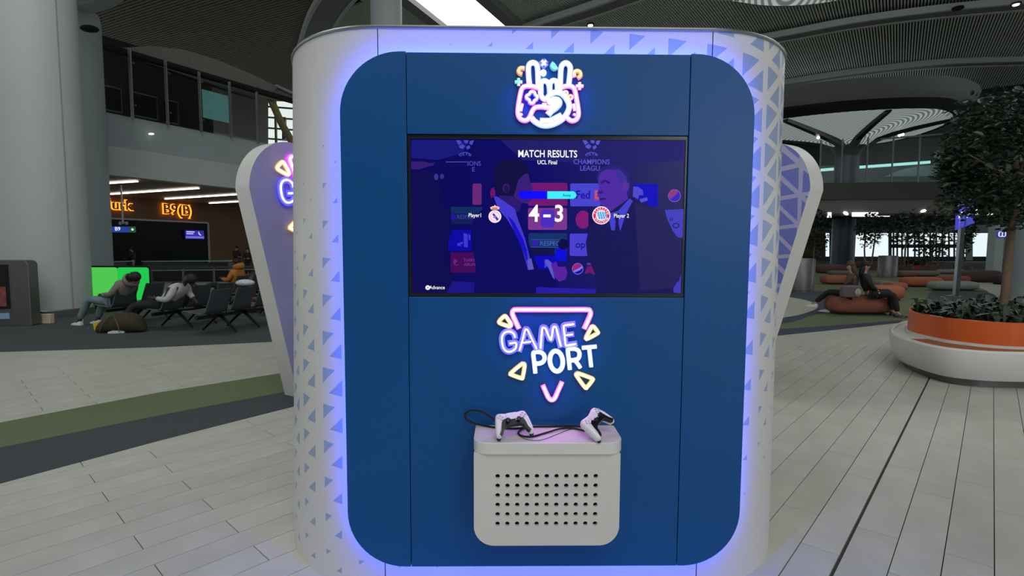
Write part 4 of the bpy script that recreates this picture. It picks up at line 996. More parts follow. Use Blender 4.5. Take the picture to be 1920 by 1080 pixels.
# tiles behind the speakers
shp('logo_disc', [(919, 360), (921, 354), (926, 351), (929, 360), (928, 369), (923, 373), (920, 369)], (112, 12, 100))
shp('logo_tile', rr_(990, 343, 1064, 386), (112, 18, 112)); shp('logo_tile', rr_(990, 390, 1063, 431), (122, 52, 140)); shp(pk, rr_(1014, 393, 1040, 427, 6), (76, 42, 190)); shp('logo_tile', rr_(991, 437, 1063, 476), (14, 48, 106)); shp(pk, rr_(991, 464, 1040, 476, 1), (10, 14, 70))
shp(pk, [(996, 448.5), (1050, 449.5), (1050, 450.5), (996, 449.5)], (52, 84, 164)); shp(pk, [(996, 462.5), (1044, 463.5), (1044, 464.5), (996, 463.5)], (52, 84, 164))
shp('logo_disc', el(1003, 455.5, 5.4), (60, 14, 190)); stx('screen_word', 'RESPEC', 1031, 457, 8.8, (74, 96, 190), .0002, .95)
shp('logo_tile', rr_(1001, 480, 1045, 505, 1), (4, 2, 186)); shp('logo_mark', [(1021, 486), (1027, 488), (1029, 498), (1021, 502)], (66, 60, 206))
shp('logo_tile', rr_(1069, 344, 1126, 387), (70, 66, 206)); stx('screen_word', 'Fed', 1093, 366, 15, (24, 10, 168), .0010, .92); shp(pk, rr_(1114, 356, 1123, 376, .5), (150, 62, 150)); stx('screen_word', 'E', 1119, 366, 15, (200, 90, 110), .001, .8)
shp('logo_disc', el(1093, 412, 14, 17), (126, 20, 118)); shp(pk, [(1103, 390), (1112, 390), (1112, 432), (1103, 432)], (14, 12, 78))
shp('logo_tile', rr_(1068, 438, 1104, 480), (72, 62, 208)); stx('screen_word', 'op', 1088, 459, 13, (22, 14, 130), .0006, 1.0)
shp('logo_disc', el(1083, 504, 10.6), (150, 110, 190)); shp('logo_disc', el(1083, 504, 9.6), (10, 8, 176)); shp('logo_mark', [(1073.8, 506), (1074.5, 498), (1080, 494.6), (1087, 495.5), (1090, 498), (1084, 503), (1077, 507)], (158, 26, 128)); shp('logo_mark', [(1074.5, 508), (1083, 504), (1091, 498.5), (1092.5, 502), (1086, 507), (1077, 510.5)], (130, 120, 220))
shp('logo_mark', [(1096, 512), (1101, 499), (1111, 499), (1122, 513), (1112, 515), (1106, 511), (1100, 513)], (104, 20, 108)); shp('logo_mark', rr_(1100, 493, 1111, 497, 1), (96, 50, 140))
shp('logo_tile', [(1188, 345), (1233, 345), (1233, 387), (1220, 387), (1186, 366)], (6, 0, 186)); shp('logo_mark', [(1187, 350), (1196, 350), (1205, 357), (1206, 366), (1198, 366), (1196, 374), (1186, 368)], (78, 70, 200)); shp('logo_mark', [(1198, 374), (1213, 370), (1214, 376), (1202, 380)], (84, 76, 206))
shp('logo_disc', el(1264, 367, 12), (150, 96, 170)); shp('logo_disc', el(1264, 367, 11), (50, 34, 190)); shp('logo_mark', [(1253.5, 368), (1254, 360), (1260, 356.5), (1268, 357), (1272, 359), (1265, 367), (1257, 373)], (140, 54, 130))
shp('logo_tile', [(1246, 394), (1282, 392), (1281, 446), (1270, 445), (1254, 424)], (66, 62, 190)); shp('logo_mark', el(1267, 423, 7, 5), (36, 30, 120)); shp('logo_mark', el(1267, 423, 4.5, 3), (66, 62, 190)); stx('screen_word', 'o', 1258, 410, 9, (36, 30, 120), .0004)
shp('logo_tile', [(1243, 536), (1277, 512), (1276, 550), (1250, 546)], (62, 56, 184)); shp('logo_mark', el(1267, 523, 7, 6), (30, 26, 110)); shp('logo_mark', el(1267, 523, 4.8, 4), (62, 56, 184))
# three figures of the interview scene, flat dark silhouettes as on the screen
shp('figure_dark', [(771, 322), (800, 316), (822, 330), (830, 352), (826, 378), (845, 398), (848, 430), (838, 460), (842, 500), (848, 530), (836, 550), (771, 550)], (8, 4, 78))
shp('figure_hand', [(771, 303), (795, 303), (806, 306), (816, 305), (812, 311), (800, 313), (788, 318), (771, 318)], (52, 24, 116)); shp(pk, el(818, 332, 4, 6), (58, 48, 150)); shp(pk, el(829, 331, 4, 5), (50, 42, 140))
shp('figure_hair', [(925, 330), (932, 308), (950, 300), (978, 302), (992, 316), (992, 340), (975, 345), (970, 372), (950, 384), (934, 366)], (12, 8, 62), 3)
shp('figure_face', [(968, 352), (972, 338), (984, 326), (991, 326), (993, 338), (999, 352), (996, 360), (998, 372), (990, 382), (974, 380), (962, 372)], (56, 26, 120))
shp('figure_ear', el(949, 353, 7, 9), (46, 20, 104)); shp('figure_ear', el(949.5, 354, 4, 6), (22, 12, 78))
shp('figure_neck', [(936, 366), (962, 368), (978, 380), (974, 396), (950, 400), (930, 376)], (40, 20, 108))
shp('figure_suit', [(925, 368), (905, 392), (888, 410), (884, 450), (892, 500), (889, 550), (1008, 550), (1040, 540), (1046, 527), (1036, 512), (1036, 502), (1010, 505), (996, 470), (978, 420), (950, 396)], (4, 2, 92))
shp('figure_shirt', [(926, 370), (931, 368), (965, 391), (972, 414), (984, 446), (999, 505), (990, 506), (980, 470), (966, 436), (950, 410), (934, 392)], (66, 56, 206)); shp('figure_tie', [(952, 404), (964, 416), (980, 446), (988, 470), (990, 500), (982, 474), (966, 438)], (20, 10, 196))
shp('figure_badge', [(988, 488), (996, 484), (1001, 505), (991, 506)], (92, 84, 196))
shp('figure_cuff', [(1021, 490), (1026, 486), (1034, 492), (1040, 524), (1036, 520), (1028, 502)], (92, 84, 200)); shp('figure_hand', [(1033, 496), (1042, 490), (1048, 500), (1060, 499), (1064, 512), (1060, 524), (1048, 528), (1040, 520)], (84, 30, 156))
shp('microphone_body', [(1041, 466), (1062, 468), (1062, 488), (1058, 494), (1046, 488), (1042, 488)], (4, 0, 222)); shp('microphone_head', el(1056, 458, 10, 10), (4, 2, 70)); shp('microphone_grip', rr_(1045, 489, 1059, 500, 2), (14, 6, 110))
shp('figure_hair', [(1119, 340), (1121, 322), (1130, 314), (1150, 309), (1166, 313), (1178, 326), (1182, 346), (1176, 372), (1168, 352), (1160, 330), (1148, 320), (1134, 322)], (34, 30, 118), 3)
shp('figure_face', [(1121, 338), (1126, 324), (1140, 318), (1152, 320), (1162, 332), (1170, 350), (1178, 342), (1179, 352), (1174, 364), (1178, 374), (1172, 388), (1150, 398), (1134, 392), (1126, 382), (1122, 370), (1119, 362), (1123, 352)], (76, 38, 160), 2)
shp('figure_hair', [(1150, 318), (1162, 318), (1174, 332), (1176, 346), (1168, 356), (1162, 340)], (56, 44, 148)); shp('figure_brow', [(1126, 341), (1134, 337), (1144, 342), (1143, 345), (1134, 341), (1127, 345)], (38, 18, 104)); shp('figure_mouth', [(1123, 372), (1134, 371), (1136, 374), (1126, 376)], (44, 18, 110)); shp('figure_nose', [(1121, 361), (1128, 356), (1131, 362), (1124, 364)], (48, 20, 116)); shp('figure_ear', el(1172, 350, 6, 9), (84, 44, 156))
shp('figure_suit', [(1183, 369), (1200, 380), (1236, 396), (1250, 410), (1262, 436), (1274, 470), (1279, 500), (1276, 516), (1262, 540), (1262, 550), (1117, 550), (1118, 520), (1101, 480), (1098, 455), (1104, 428), (1116, 412), (1140, 400)], (20, 17, 84))
shp('figure_suit', [(1190, 380), (1236, 396), (1250, 410), (1262, 436), (1274, 470), (1279, 500), (1276, 516), (1262, 540), (1200, 545), (1195, 470)], (32, 30, 86))
shp('figure_shirt', [(1146, 399), (1158, 396), (1180, 372), (1186, 377), (1172, 404), (1163, 432), (1154, 432), (1146, 432), (1140, 404)], (66, 62, 204)); shp('figure_tie', [(1150, 400), (1161, 400), (1159, 416), (1162, 434), (1156, 440), (1152, 434), (1154, 416)], (18, 14, 92))
shp(pk, [(1005, 538), (1117, 542), (1117, 550), (1005, 550)], (38, 22, 166))
# interface
WH = (255, 255, 255)
stx('screen_title', 'MATCH RESULTS', 1026.5, 289.5, 13, WH, .0006, .80); stx('screen_subtitle', 'UCL Final', 1026, 305, 7.5, WH, .0003, .88)
shp('pill_left', [(1026, 359), (979, 358), (974, 361), (972, 365.5), (974, 370), (979, 373), (1026, 373)], (4, 2, 255)); shp('pill_right', [(1026, 359), (1075, 359), (1079, 362), (1081, 366), (1079, 370), (1075, 373), (1026, 373)], (60, 240, 255))
stx('screen_word', 'Away', 1062.5, 366.5, 5.5, (20, 90, 130), .0002, .9)
stx('score', '4', 1001.5, 402, 31, WH, .0020, .9); stx('score', '-', 1025.5, 402, 26, WH, .0022, 1.3); stx('score', '3', 1048, 402, 31, WH, .0020, .9)
stx('screen_word', 'Player1', 891, 404, 7.4, WH, .0002, .82); stx('screen_word', 'Player 2', 1164.5, 405, 7.4, WH, .0002, .86)
shp('crest', el(928, 406, 12), (255, 236, 244)); shp('crest_ring', el(928, 406, 9.4), (240, 170, 200)); shp('crest_ring', el(928, 406, 8.2), (250, 228, 250)); shp('crest_band', [(923, 402), (926, 400), (935, 411), (932, 414)], (44, 44, 150)); shp('crest_mark', el(927.5, 407, 2.6), (170, 120, 190))
shp('crown', [(921, 393), (919, 389), (923, 387), (928, 386.5), (933, 387), (937, 389), (935, 393)], (250, 190, 180)); shp('crown', el(928, 386.5, 1.6), (250, 220, 180)); shp('crown', rr_(923, 390, 933, 391.6, .4), (150, 60, 70))
shp('crest', el(1127, 404, 17), WH); shp('crest_ring', el(1127, 404, 15.4), (222, 44, 96)); shp('crest_ring', el(1127, 404, 10.2), WH); shp('crest_centre', el(1127, 404, 9), (190, 226, 250))
for i in range(4):
    for j in range(3): shp('crest_lozenge', [(1119.5+i*4.4+j*1.2, 399+j*4.4), (1122+i*4.4+j*1.2, 396.5+j*4.4), (1123.5+i*4.4+j*1.2-1, 401+j*4.4), (1120.6+i*4.4+j*1.2, 402.5+j*4.4)], (60, 150, 220))
for i, ch in enumerate('FCBAYERN'):
    a = -1.25+i*.36; o = stx('screen_letter', ch, 1127+12.7*sin(a), 404-12.7*cos(a), 3.6, WH, .0001); o.rotation_euler = (pi/2, a, 0)
for i, ch in enumerate('MÜNCHEN'):
    a = 1.05-i*.35; o = stx('screen_letter', ch, 1127+12.9*sin(a), 404+12.9*cos(a), 3.6, WH, .0001); o.rotation_euler = (pi/2, -a, 0)
shp('button_icon', el(802.5, 539, 4.3), WH)
for a in (1, -1): shp('button_cross', [(800.6, 539-a*2.2), (801.2, 539-a*2.6), (804.5, 539+a*1.8), (803.8, 539+a*2.2)], (20, 14, 90))
stx('screen_word', 'Advance', 820, 539, 6.6, WH, .00015, .92)

# ---- neon signs
def Pk(ox, oy, sc_): return lambda x, y: K(ox+x/sc_, oy+y/sc_, -.022)
sg1 = thing('neon_sign', KO, KY, 'neon sign reading GAME PORT with pink chevrons and yellow triangles below the television', 'neon sign')
u = 2.37/994.2/5.142
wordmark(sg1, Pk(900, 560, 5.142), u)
sg2 = thing('neon_sign', KO, KY, 'neon sign of a white horned hand over a pink game controller above the television', 'neon sign')
P2_ = Pk(900, 90, 6.75); u2_ = 2.37/994.2/6.75
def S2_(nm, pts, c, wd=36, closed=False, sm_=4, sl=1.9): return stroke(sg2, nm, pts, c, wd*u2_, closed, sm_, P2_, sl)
S2_('hand_finger', [(625, 468), (614, 350), (612, 250), (632, 203), (675, 190), (714, 212), (728, 262), (734, 380), (738, 500)], 'ice', 36)
S2_('hand_finger', [(1122, 468), (1138, 320), (1138, 240), (1098, 196), (1050, 208), (1024, 262), (1016, 400), (1010, 540)], 'ice', 36)
S2_('hand_finger', [(772, 560), (772, 460), (798, 422), (838, 425), (868, 462), (878, 540), (880, 600)], 'ice', 34)
S2_('hand_finger', [(884, 560), (884, 470), (905, 424), (940, 416), (972, 440), (978, 530)], 'ice', 34)
S2_('hand_palm', [(762, 500), (768, 590), (796, 640), (838, 650), (874, 612)], 'ice', 34)
S2_('hand_palm', [(838, 655), (890, 592), (960, 565), (1032, 582), (1092, 645), (1128, 730), (1110, 810), (1060, 885), (985, 942), (880, 982), (780, 980), (700, 938), (655, 895)], 'ice', 38)
S2_('hand_thumb', [(862, 690), (915, 664), (980, 664), (1000, 705), (955, 760), (905, 795), (868, 838)], 'ice', 44)
S2_('hand_thumb', [(880, 700), (930, 705), (930, 740), (885, 760)], 'ice', 40)
S2_('hand_palm', [(770, 925), (880, 925), (960, 890), (1022, 858)], 'ice', 40)
S2_('controller_outline', [(742, 512), (655, 490), (585, 488), (536, 512), (510, 590), (482, 760), (484, 855), (520, 908), (575, 922), (622, 888), (662, 800), (700, 758), (770, 750), (872, 762)], 'pink', 32)
S2_('controller_outline', [(1008, 512), (1080, 490), (1145, 488), (1190, 522), (1214, 620), (1242, 790), (1240, 868), (1208, 915), (1150, 925), (1092, 882)], 'pink', 32)
for a, b in (((534, 716), (516, 800)), ((512, 842), (528, 856)), ((1184, 716), (1196, 796)), ((1196, 842), (1188, 856)), ((788, 718), (838, 722))): S2_('controller_light', [a, b], 'pink', 26, sm_=1, sl=1.5)
S2_('direction_pad', [(590, 612), (622, 594), (645, 562), (686, 566), (698, 600), (722, 622), (712, 655), (688, 672), (668, 704), (632, 696), (620, 660), (592, 645)], 'blue', 26, True)
S2_('round_button', [(1080+26*cos(t), 580+26*sin(t)) for t in [k*.7 for k in range(9)]], 'orange', 20, True, 3, 1.5); S2_('round_button', [(1142+24*cos(t), 630+24*sin(t)) for t in [k*.7 for k in range(9)]], 'orange', 20, True, 3, 1.5)
S2_('cross_symbol', [(782, 172), (832, 230)], 'blue', 28, sm_=1, sl=2.4); S2_('cross_symbol', [(832, 172), (782, 230)], 'blue', 28, sm_=1, sl=2.4)
MB().ball(P2_(801, 322)+Vector((0, -.008, 0)), (36*u2_, .006, 42*u2_), 14, 8).build('dot_symbol', NE['ice'], sg2, smooth=True)
S2_('crescent_symbol', [(932, 205), (915, 232), (935, 262), (962, 245)], 'teal', 36)
S2_('crescent_symbol', [(555, 262), (510, 262), (488, 295), (500, 325), (525, 335)], 'orange', 30)
S2_('crescent_symbol', [(1195, 365), (1190, 320), (1225, 296), (1262, 315), (1268, 360), (1240, 382)], 'orange', 30)
for (x, y, c) in ((488, 435, 'teal'), (1258, 488, 'pink')):
    S2_('plus_symbol', [(x, y-42), (x, y+42)], c, 24, sm_=1, sl=1.7); S2_('plus_symbol', [(x-42, y), (x+42, y)], c, 24, sm_=1, sl=1.7)

# ---- controller shelf box
zs_ = K(890, 797, -.012).z; yf = Kz(1029, 830.5, zs_).y
shelf = thing('console_shelf', KO, KY, 'white box shelf with a rounded top and perforated front, mounted low on the blue face', 'shelf')
xs0, xs1 = K(886.5, 840, yf).x, K(1171, 840, yf).x; zl = K(1029, 853, yf).z; zbt = K(1029, 1023, yf+.012).z
bx0, bx1 = K(888.5, 930, yf+.012).x, K(1162, 930, yf+.012).x
topo = [(xs0, -.013), (xs0, yf+.07)]+[(xs0+.07-.07*cos(a), yf+.07-.07*sin(a)) for a in [pi/2*k/8 for k in range(1, 9)]]+[(xs1-.07+.07*sin(a), yf+.07-.07*cos(a)) for a in [pi/2*k/8 for k in range(0, 9)]]+[(xs1, -.013)]
MB().prism([Vector((x, y, zs_)) for x, y in topo], (0, 0, zl-zs_)).build('shelf_top', M['white_gloss'], shelf, bevel=.003)
# perforated front sheet
yb = yf+.012; hx0, hx1 = K(933, 930, yb).x, K(1116.5, 930, yb).x; hz1, hz0 = K(1026, 893, yb).z, K(1026, 982, yb).z
nx, nz = 11, 6; dx = (hx1-hx0)/(nx-1); dz = (hz1-hz0)/(nz-1); hr = .0098
gx0, gx1, gz0, gz1 = hx0-dx/2, hx1+dx/2, hz0-dz/2, hz1+dz/2
mb = MB(); seg = 16
for i in range(nx):
    for j in range(nz):
        cx, cz = hx0+i*dx, hz0+j*dz; ringo = []; ringi = []; ringb = []
        for k in range(seg):
            a = 2*pi*k/seg+pi/4; c_, s_ = cos(a), sin(a); f = 1/max(abs(c_), abs(s_))
            ringo.append((cx+c_*f*dx/2, yb, cz+s_*f*dz/2)); ringi.append((cx+c_*hr, yb, cz+s_*hr)); ringb.append((cx+c_*hr, yb+.014, cz+s_*hr))
        b0 = len(mb.v); mb.v += ringo+ringi+ringb
        for k in range(seg):
            k2 = (k+1) % seg; mb.f += [(b0+k, b0+k2, b0+seg+k2, b0+seg+k), (b0+seg+k, b0+seg+k2, b0+2*seg+k2, b0+2*seg+k)]
outl = rrect(bx0, bx1, zbt, zl, (.085, .085, 0, 0), 8)
low = [(x, z) for x, z in outl if z < gz0]
def poly(pts): mb.face([(x, yb, z) for x, z in pts])
poly([(bx0, gz0)]+[p for p in outl if p[1] < gz0 and p[0] < (bx0+bx1)/2]+[p for p in outl if p[1] < gz0 and p[0] >= (bx0+bx1)/2]+[(bx1, gz0), (gx1, gz0), (gx0, gz0)])
poly([(bx0, gz0), (gx0, gz0), (gx0, gz1), (bx0, gz1)]); poly([(gx1, gz0), (bx1, gz0), (bx1, gz1), (gx1, gz1)]); poly([(bx0, gz1), (gx0, gz1), (gx1, gz1), (bx1, gz1), (bx1, zl), (bx0, zl)])
mb.build('perforated_front', M['white'], shelf, recalc=False)
oo = [Vector((x, yb, z)) for x, z in outl]; mb = MB(); mb.loft([oo, [p+Vector((0, -.013-yb, 0)) for p in oo]], False); mb.build('side_shell', M['white'], shelf, smooth=True)
MB().prism([Vector((x, yb+.03, z)) for x, z in rrect(bx0+.01, bx1-.01, zbt+.01, zl-.01, .06)], (0, .004, 0)).build('dark_liner', M['black_matt'], shelf)

# ---- two game controllers and their cables
pad_white = mat('controller_white', (226, 224, 226), .35, var=.02); pad_black = mat('controller_black', (16, 16, 20), .35)
def gamepad(locn, M_, label):
    """plan outline in metres: x right, y towards the triggers, z up out of the face"""
    t_ = thing('game_controller', locn, 0, label, 'game controller'); t_.rotation_mode = 'QUATERNION'; t_.rotation_quaternion = M_.to_quaternion()
    half = [(0, .040), (.030, .044), (.052, .047), (.066, .040), (.073, .018), (.078, -.008), (.0825, -.035), (.081, -.055), (.071, -.063), (.060, -.056), (.052, -.040), (.043, -.022), (.030, -.016), (0, -.016)]
    ring = [Vector((x, y, 0)) for x, y in half]+[Vector((-x, y, 0)) for x, y in half[-2:0:-1]]
    ring = spline(ring, 3, True); cx = Vector((0, .012, 0))
    def off(d, z, zg):
        P = inset(ring, d); return [Vector((p.x, p.y, z-zg*max(0, min(1, (.0-p.y)/.06)))) for p in P]
    R_ = [off(.012, -.024, .012), off(.004, -.018, .012), off(-.001, -.004, .012), off(.001, .008, .012), off(.006, .014, .012), off(.012, .0165, .012)]
    mb = MB(); mb.loft(R_, False)
    n = len(ring); base = len(mb.v)
    # close top and bottom with strips joining the mirrored halves
    for s_, lay_ in ((0, 0), (1, 5)):
        o0 = lay_*n
        for i in range(n//4):
            for f in ((i, i+1, n//2-i-1, n//2-i), ((n-i) % n, n//2+i, n//2+i+1, n-i-1)):
                f = tuple(dict.fromkeys(o0+k for k in f))
                if len(f) > 2: mb.f.append(f if s_ else f[::-1])
    mb.build('shell', pad_white, t_, smooth=True, sub=1)
    MB().prism([Vector((x, y, .0165)) for x, y in rrect(-.026, .026, .004, .036, .008, 4)], (0, 0, .0035)).build('touchpad', pad_white, t_, bevel=.001)
    core_ = [(0, .012), (.030, .012), (.046, .006), (.053, -.01), (.060, -.036), (.070, -.052), (.062, -.057), (.052, -.046), (.042, -.026), (.030, -.019), (0, -.019)]
    P = [Vector((x, y, .0165-.010*max(0, min(1, -y/.06)))) for x, y in core_]+[Vector((-x, y, .0165-.010*max(0, min(1, -y/.06)))) for x, y in core_[-2:0:-1]]
    mb = MB(); mb.loft([[p+Vector((0, 0, -.02)) for p in P], P]); mb.build('centre_trim', pad_black, t_)
    for s_ in (-1, 1):
        MB().lathe([(.001, .0), (.007, .0), (.006, .012), (.0095, .013), (.0095, .017), (.006, .018), (.001, .016)], 16, (s_*.024, -.004, .015)).build('thumbstick', pad_black, t_, smooth=True)
        MB().ball((s_*.047, .044, -.010), (.014, .009, .011), 12, 7).build('trigger', pad_black, t_, smooth=True)
        MB().ball((s_*.072, -.058, -.020), (.010, .009, .009), 10, 6).build('grip_tip', pad_black, t_, smooth=True)
    for k in range(4):
        a = k*pi/2; MB().lathe([(.001, .003), (.004, .003), (.0045, 0)], 10, (.050+.010*cos(a), .020+.010*sin(a), .0155)).build('action_button', mat('clear_button', (190, 190, 198), .3) if k == 0 else bpy.data.materials['clear_button'], t_, smooth=True)
        MB().box((-.050+.009*cos(a), .020+.009*sin(a), .0165), (.007, .007, .004)).build('direction_button', bpy.data.materials['clear_button'], t_, bevel=.001)
    return t_
def Kw(v): return KO+KX*v[0]+KN*v[1]+Vector((0, 0, v[2]))
def orient(yaw, pitch, roll): return Matrix.Rotation(yaw+KY, 3, 'Z')@Matrix.Rotation(pitch, 3, 'X')@Matrix.Rotation(roll, 3, 'Y')
cp = Kz(961, 812, zs_+.02); gp1 = gamepad(Kw((cp.x, cp.y+.005, zs_+.066)), orient(R(18), R(38), R(-4)), 'white game controller lying at the left of the white shelf, its cable looped behind')
cp = Kz(1118, 812, zs_+.02); gp2 = gamepad(Kw((cp.x-.002, cp.y+.01, zs_+.068)), orient(R(62), R(24), R(-16)), 'white game controller turned sideways at the right of the white shelf')
def cable(pts, r, label):
    P = []
    for (x, y, h) in pts:
        q = Kz(x, y, zs_+h); P.append(Kw((q.x, min(q.y, -.018), q.z)))
    o = MB().tube(spline(P, 8), r, 8).build('cable', M['black_matt'], None, smooth=True); tag(o, label, 'cable')
def Kc(px, py, y): q = K(px, py, y); return Kw(q)
L1 = [Kc(930, 790, -.06), Kc(915, 778, -.05), Kc(898, 770, -.04), Kc(882, 770, -.035), Kc(872, 777, -.035), Kc(875, 786, -.04), Kc(888, 793, -.05)]
q = [Kw((lambda v: (v.x, min(v.y, -.02), v.z))(Kz(a, b, zs_+.006))) for a, b in ((905, 797.5), (925, 801), (945, 803), (970, 803), (1000, 800), (1030, 799.5), (1065, 799), (1090, 800), (1098, 806))]
o = MB().tube(spline(L1+q, 7), .0042, 8).build('cable', M['black_matt'], None, smooth=True); tag(o, 'thick black cable looping up at the left of the shelf and running along its back', 'cable')
cable([(1096, 808, .012), (1075, 803, .006), (1050, 804, .010), (1025, 811, .006), (1000, 818, .006), (982, 818, .006), (972, 813, .006), (975, 807, .008), (985, 803, .010)], .0042, 'thick black cable curving forward between the two controllers')
cable([(972, 816, .002), (985, 823, .002), (1005, 826, .002), (1025, 822, .002), (1050, 812, .002), (1070, 805, .002), (1085, 803, .002)], .0011, 'thin dark wire bending over the shelf in front of the thick cable')

# ---- side kiosks (wings seen left and right)
def wing(P0, yaw_dir, mirror, label, slope, top, edge_m, sign):
    """P0: world point of the outer edge; u runs along yaw_dir; v up"""
    ang_ = atan2(yaw_dir.y, yaw_dir.x)
    t_ = thing('gaming_kiosk', P0, ang_, label, 'kiosk', 'gaming kiosks')
    Lw = 2.3; r_ = .42
    prof = [(.48*(1-cos(R(a))), top-.52+.52*sin(R(a))) for a in range(0, 91, 6)]
    outl = [(slope, 0)]+prof+[(Lw-.4, top), (Lw-.1, top-.15), (Lw, top-.5), (Lw-slope*.6, 0)]
    sgn_ = -1 if not mirror else 1
    F = [Vector((a, 0, b)) for a, b in outl]; th = Vector((0, .23*(1 if not mirror else -1), 0))
    o = MB().face(F).build('face_panel', M['lattice_p'] if mirror else M['lilac'], t_, recalc=False)
    uv = o.data.uv_layers.new(name='UVMap')
    for li, l_ in enumerate(o.data.loops): v = o.data.vertices[l_.vertex_index].co; uv.data[li].uv = (v.x, v.z)
    F2 = [p+Vector((0, .002*(1 if not mirror else -1), 0)) for p in F]
    mb = MB(); mb.loft([F2, [p+th for p in F2]]); mb.build('edge_shell', edge_m, t_, smooth=True, bevel=.01)
    mb = MB(); mb.loft([[Vector((slope+.06, .0, 0)), Vector((Lw-slope, 0, 0)), Vector((Lw-slope, .1, 0)), Vector((slope+.06, .1, 0))]]*1+[[Vector((slope+.06, .0, .05)), Vector((Lw-slope, 0, .05)), Vector((Lw-slope, .1, .05)), Vector((slope+.06, .1, .05))]]); mb.build('base', M['black'], t_)
    return t_
wy = 5.25
PL0 = Vector(((472-960)/994.2*wy, wy, 0))
WLt = wing(PL0, Vector((.5, .866, 0)), False, 'white-edged purple-lit kiosk wing with part of a neon sign, left of the main kiosk', .50, at(508, 261, 5.5).z, M['white'], True)
# mirrored wing: its outer edge at right, face turned left
PR0 = Vector(((1512-960)/994.2*wy, wy, 0))
WRt = wing(PR0, Vector((-.5, .866, 0)), True, 'white-edged kiosk wing with violet lattice print, right of the main kiosk', .62, at(1487, 263, 5.5).z, M['white'], False)
# neon of the left wing, lying on its face
wu = Vector((.5, .866, 0)); wn_ = Vector((.866, -.5, 0))
def Wp(px, py):
    d = ray(px, py); t = (PL0-EYE).dot(wn_)/d.dot(wn_); q = EYE+d*t-PL0; return q.dot(wu), q.z
g_u, g_z = Wp(535, 359); g_u2, g_z2 = Wp(527, 316); sc_w = (g_z2-g_z)/ (410-218)
us = sc_w*1.0
ws = thing('neon_sign', PL0, atan2(wu.y, wu.x), 'half hidden neon sign with yellow triangle and blue letter G on the left kiosk wing', 'neon sign')
def Pw(x, y): return Vector((g_u+(x-280)*us, -.03, g_z-(y-410)*us))
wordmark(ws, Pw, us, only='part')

# ================================================================ airport beam seats
def beam_seats(n, label, x, y, brg):
    """row runs along local x, the seats face local +y"""
    t_ = thing('beam_seat', (x, y, 0), -brg, label, 'seat', 'beam seats in the waiting area')
    L_ = (n-1)*.62
    MB().bar((-.22, -.03, .33), (L_+.22, -.03, .33), .07, .06).build('beam', M['seatframe'], t_)
    for xx in (0.02, L_-.02) if n < 3 else (.31, L_-.31):
        MB().box((xx, -.03, .36), (.07, .34, .04)).build('bracket', M['seatframe'], t_)
        MB().tube([(xx, .0, .33), (xx, .12, .24), (xx, .36, .03)], [.032, .028, .02], 8).build('leg', M['seatframe'], t_, smooth=True)
        MB().tube([(xx, -.06, .33), (xx, -.18, .24), (xx, -.42, .03)], [.032, .028, .02], 8).build('leg', M['seatframe'], t_, smooth=True)
    for i in range(n):
        cx = i*.62
        def sheet(prof, w0, w1, th, nm, m):
            P = spline([Vector((0, a, b)) for a, b in prof], 4); rr = []; N_ = len(P)
            for j, p in enumerate(P):
                w_ = w0+(w1-w0)*j/(N_-1); t = (P[min(j+1, N_-1)]-P[max(j-1, 0)]).normalized(); nn = Vector((0, -t.z, t.y))*th
                rr.append([p+Vector((cx-w_/2, 0, .012)), p+Vector((cx, 0, 0)), p+Vector((cx+w_/2, 0, .012)), p+Vector((cx+w_/2, 0, .012))+nn, p+nn+Vector((cx, 0, 0)), p+Vector((cx-w_/2, 0, .012))+nn])
            MB().loft(rr).build(nm, m, t_, smooth=True)
        sheet([(.27, .415), (.22, .435), (.05, .415), (-.14, .40), (-.19, .405)], .46, .50, -.02, 'seat', M['seat_l'])
        sheet([(-.21, .42), (-.26, .47), (-.33, .66), (-.40, .86)], .50, .44, .02, 'backrest', M['seat'])
        MB().tube(spline([(cx+.29, -.22, .40), (cx+.30, -.24, .55), (cx+.30, -.18, .62), (cx+.30, .10, .62), (cx+.295, .14, .58), (cx+.28, .05, .42)], 4), .012, 6).build('armrest', M['seatframe'], t_, smooth=True)
    return t_
PH = R(15)                                  # row bearing; seats face to the left
FB_ = PH-pi/2
def row_rot():  return FB_
rowv = Vector((sin(PH), cos(PH), 0)); facev = Vector((sin(FB_), cos(FB_), 0))
beam_seats(3, 'beam seat carrying the passenger in the grey jacket, beside the broad column', -8.30, 11.0, FB_)
beam_seats(3, 'beam seat carrying the slumped passenger in the light grey sweatshirt', -6.95, 10.45, FB_)
beam_seats(3, 'empty graphite beam seat nearest the kiosk, its splayed legs in full view', -5.78, 9.9, FB_)
beam_seats(3, 'dark beam seat behind the burgundy suitcase at the kiosk wing', -5.95, 12.6, FB_)
beam_seats(3, 'beam seat carrying the passenger in the mustard hooded jacket', -7.75, 14.6, FB_)

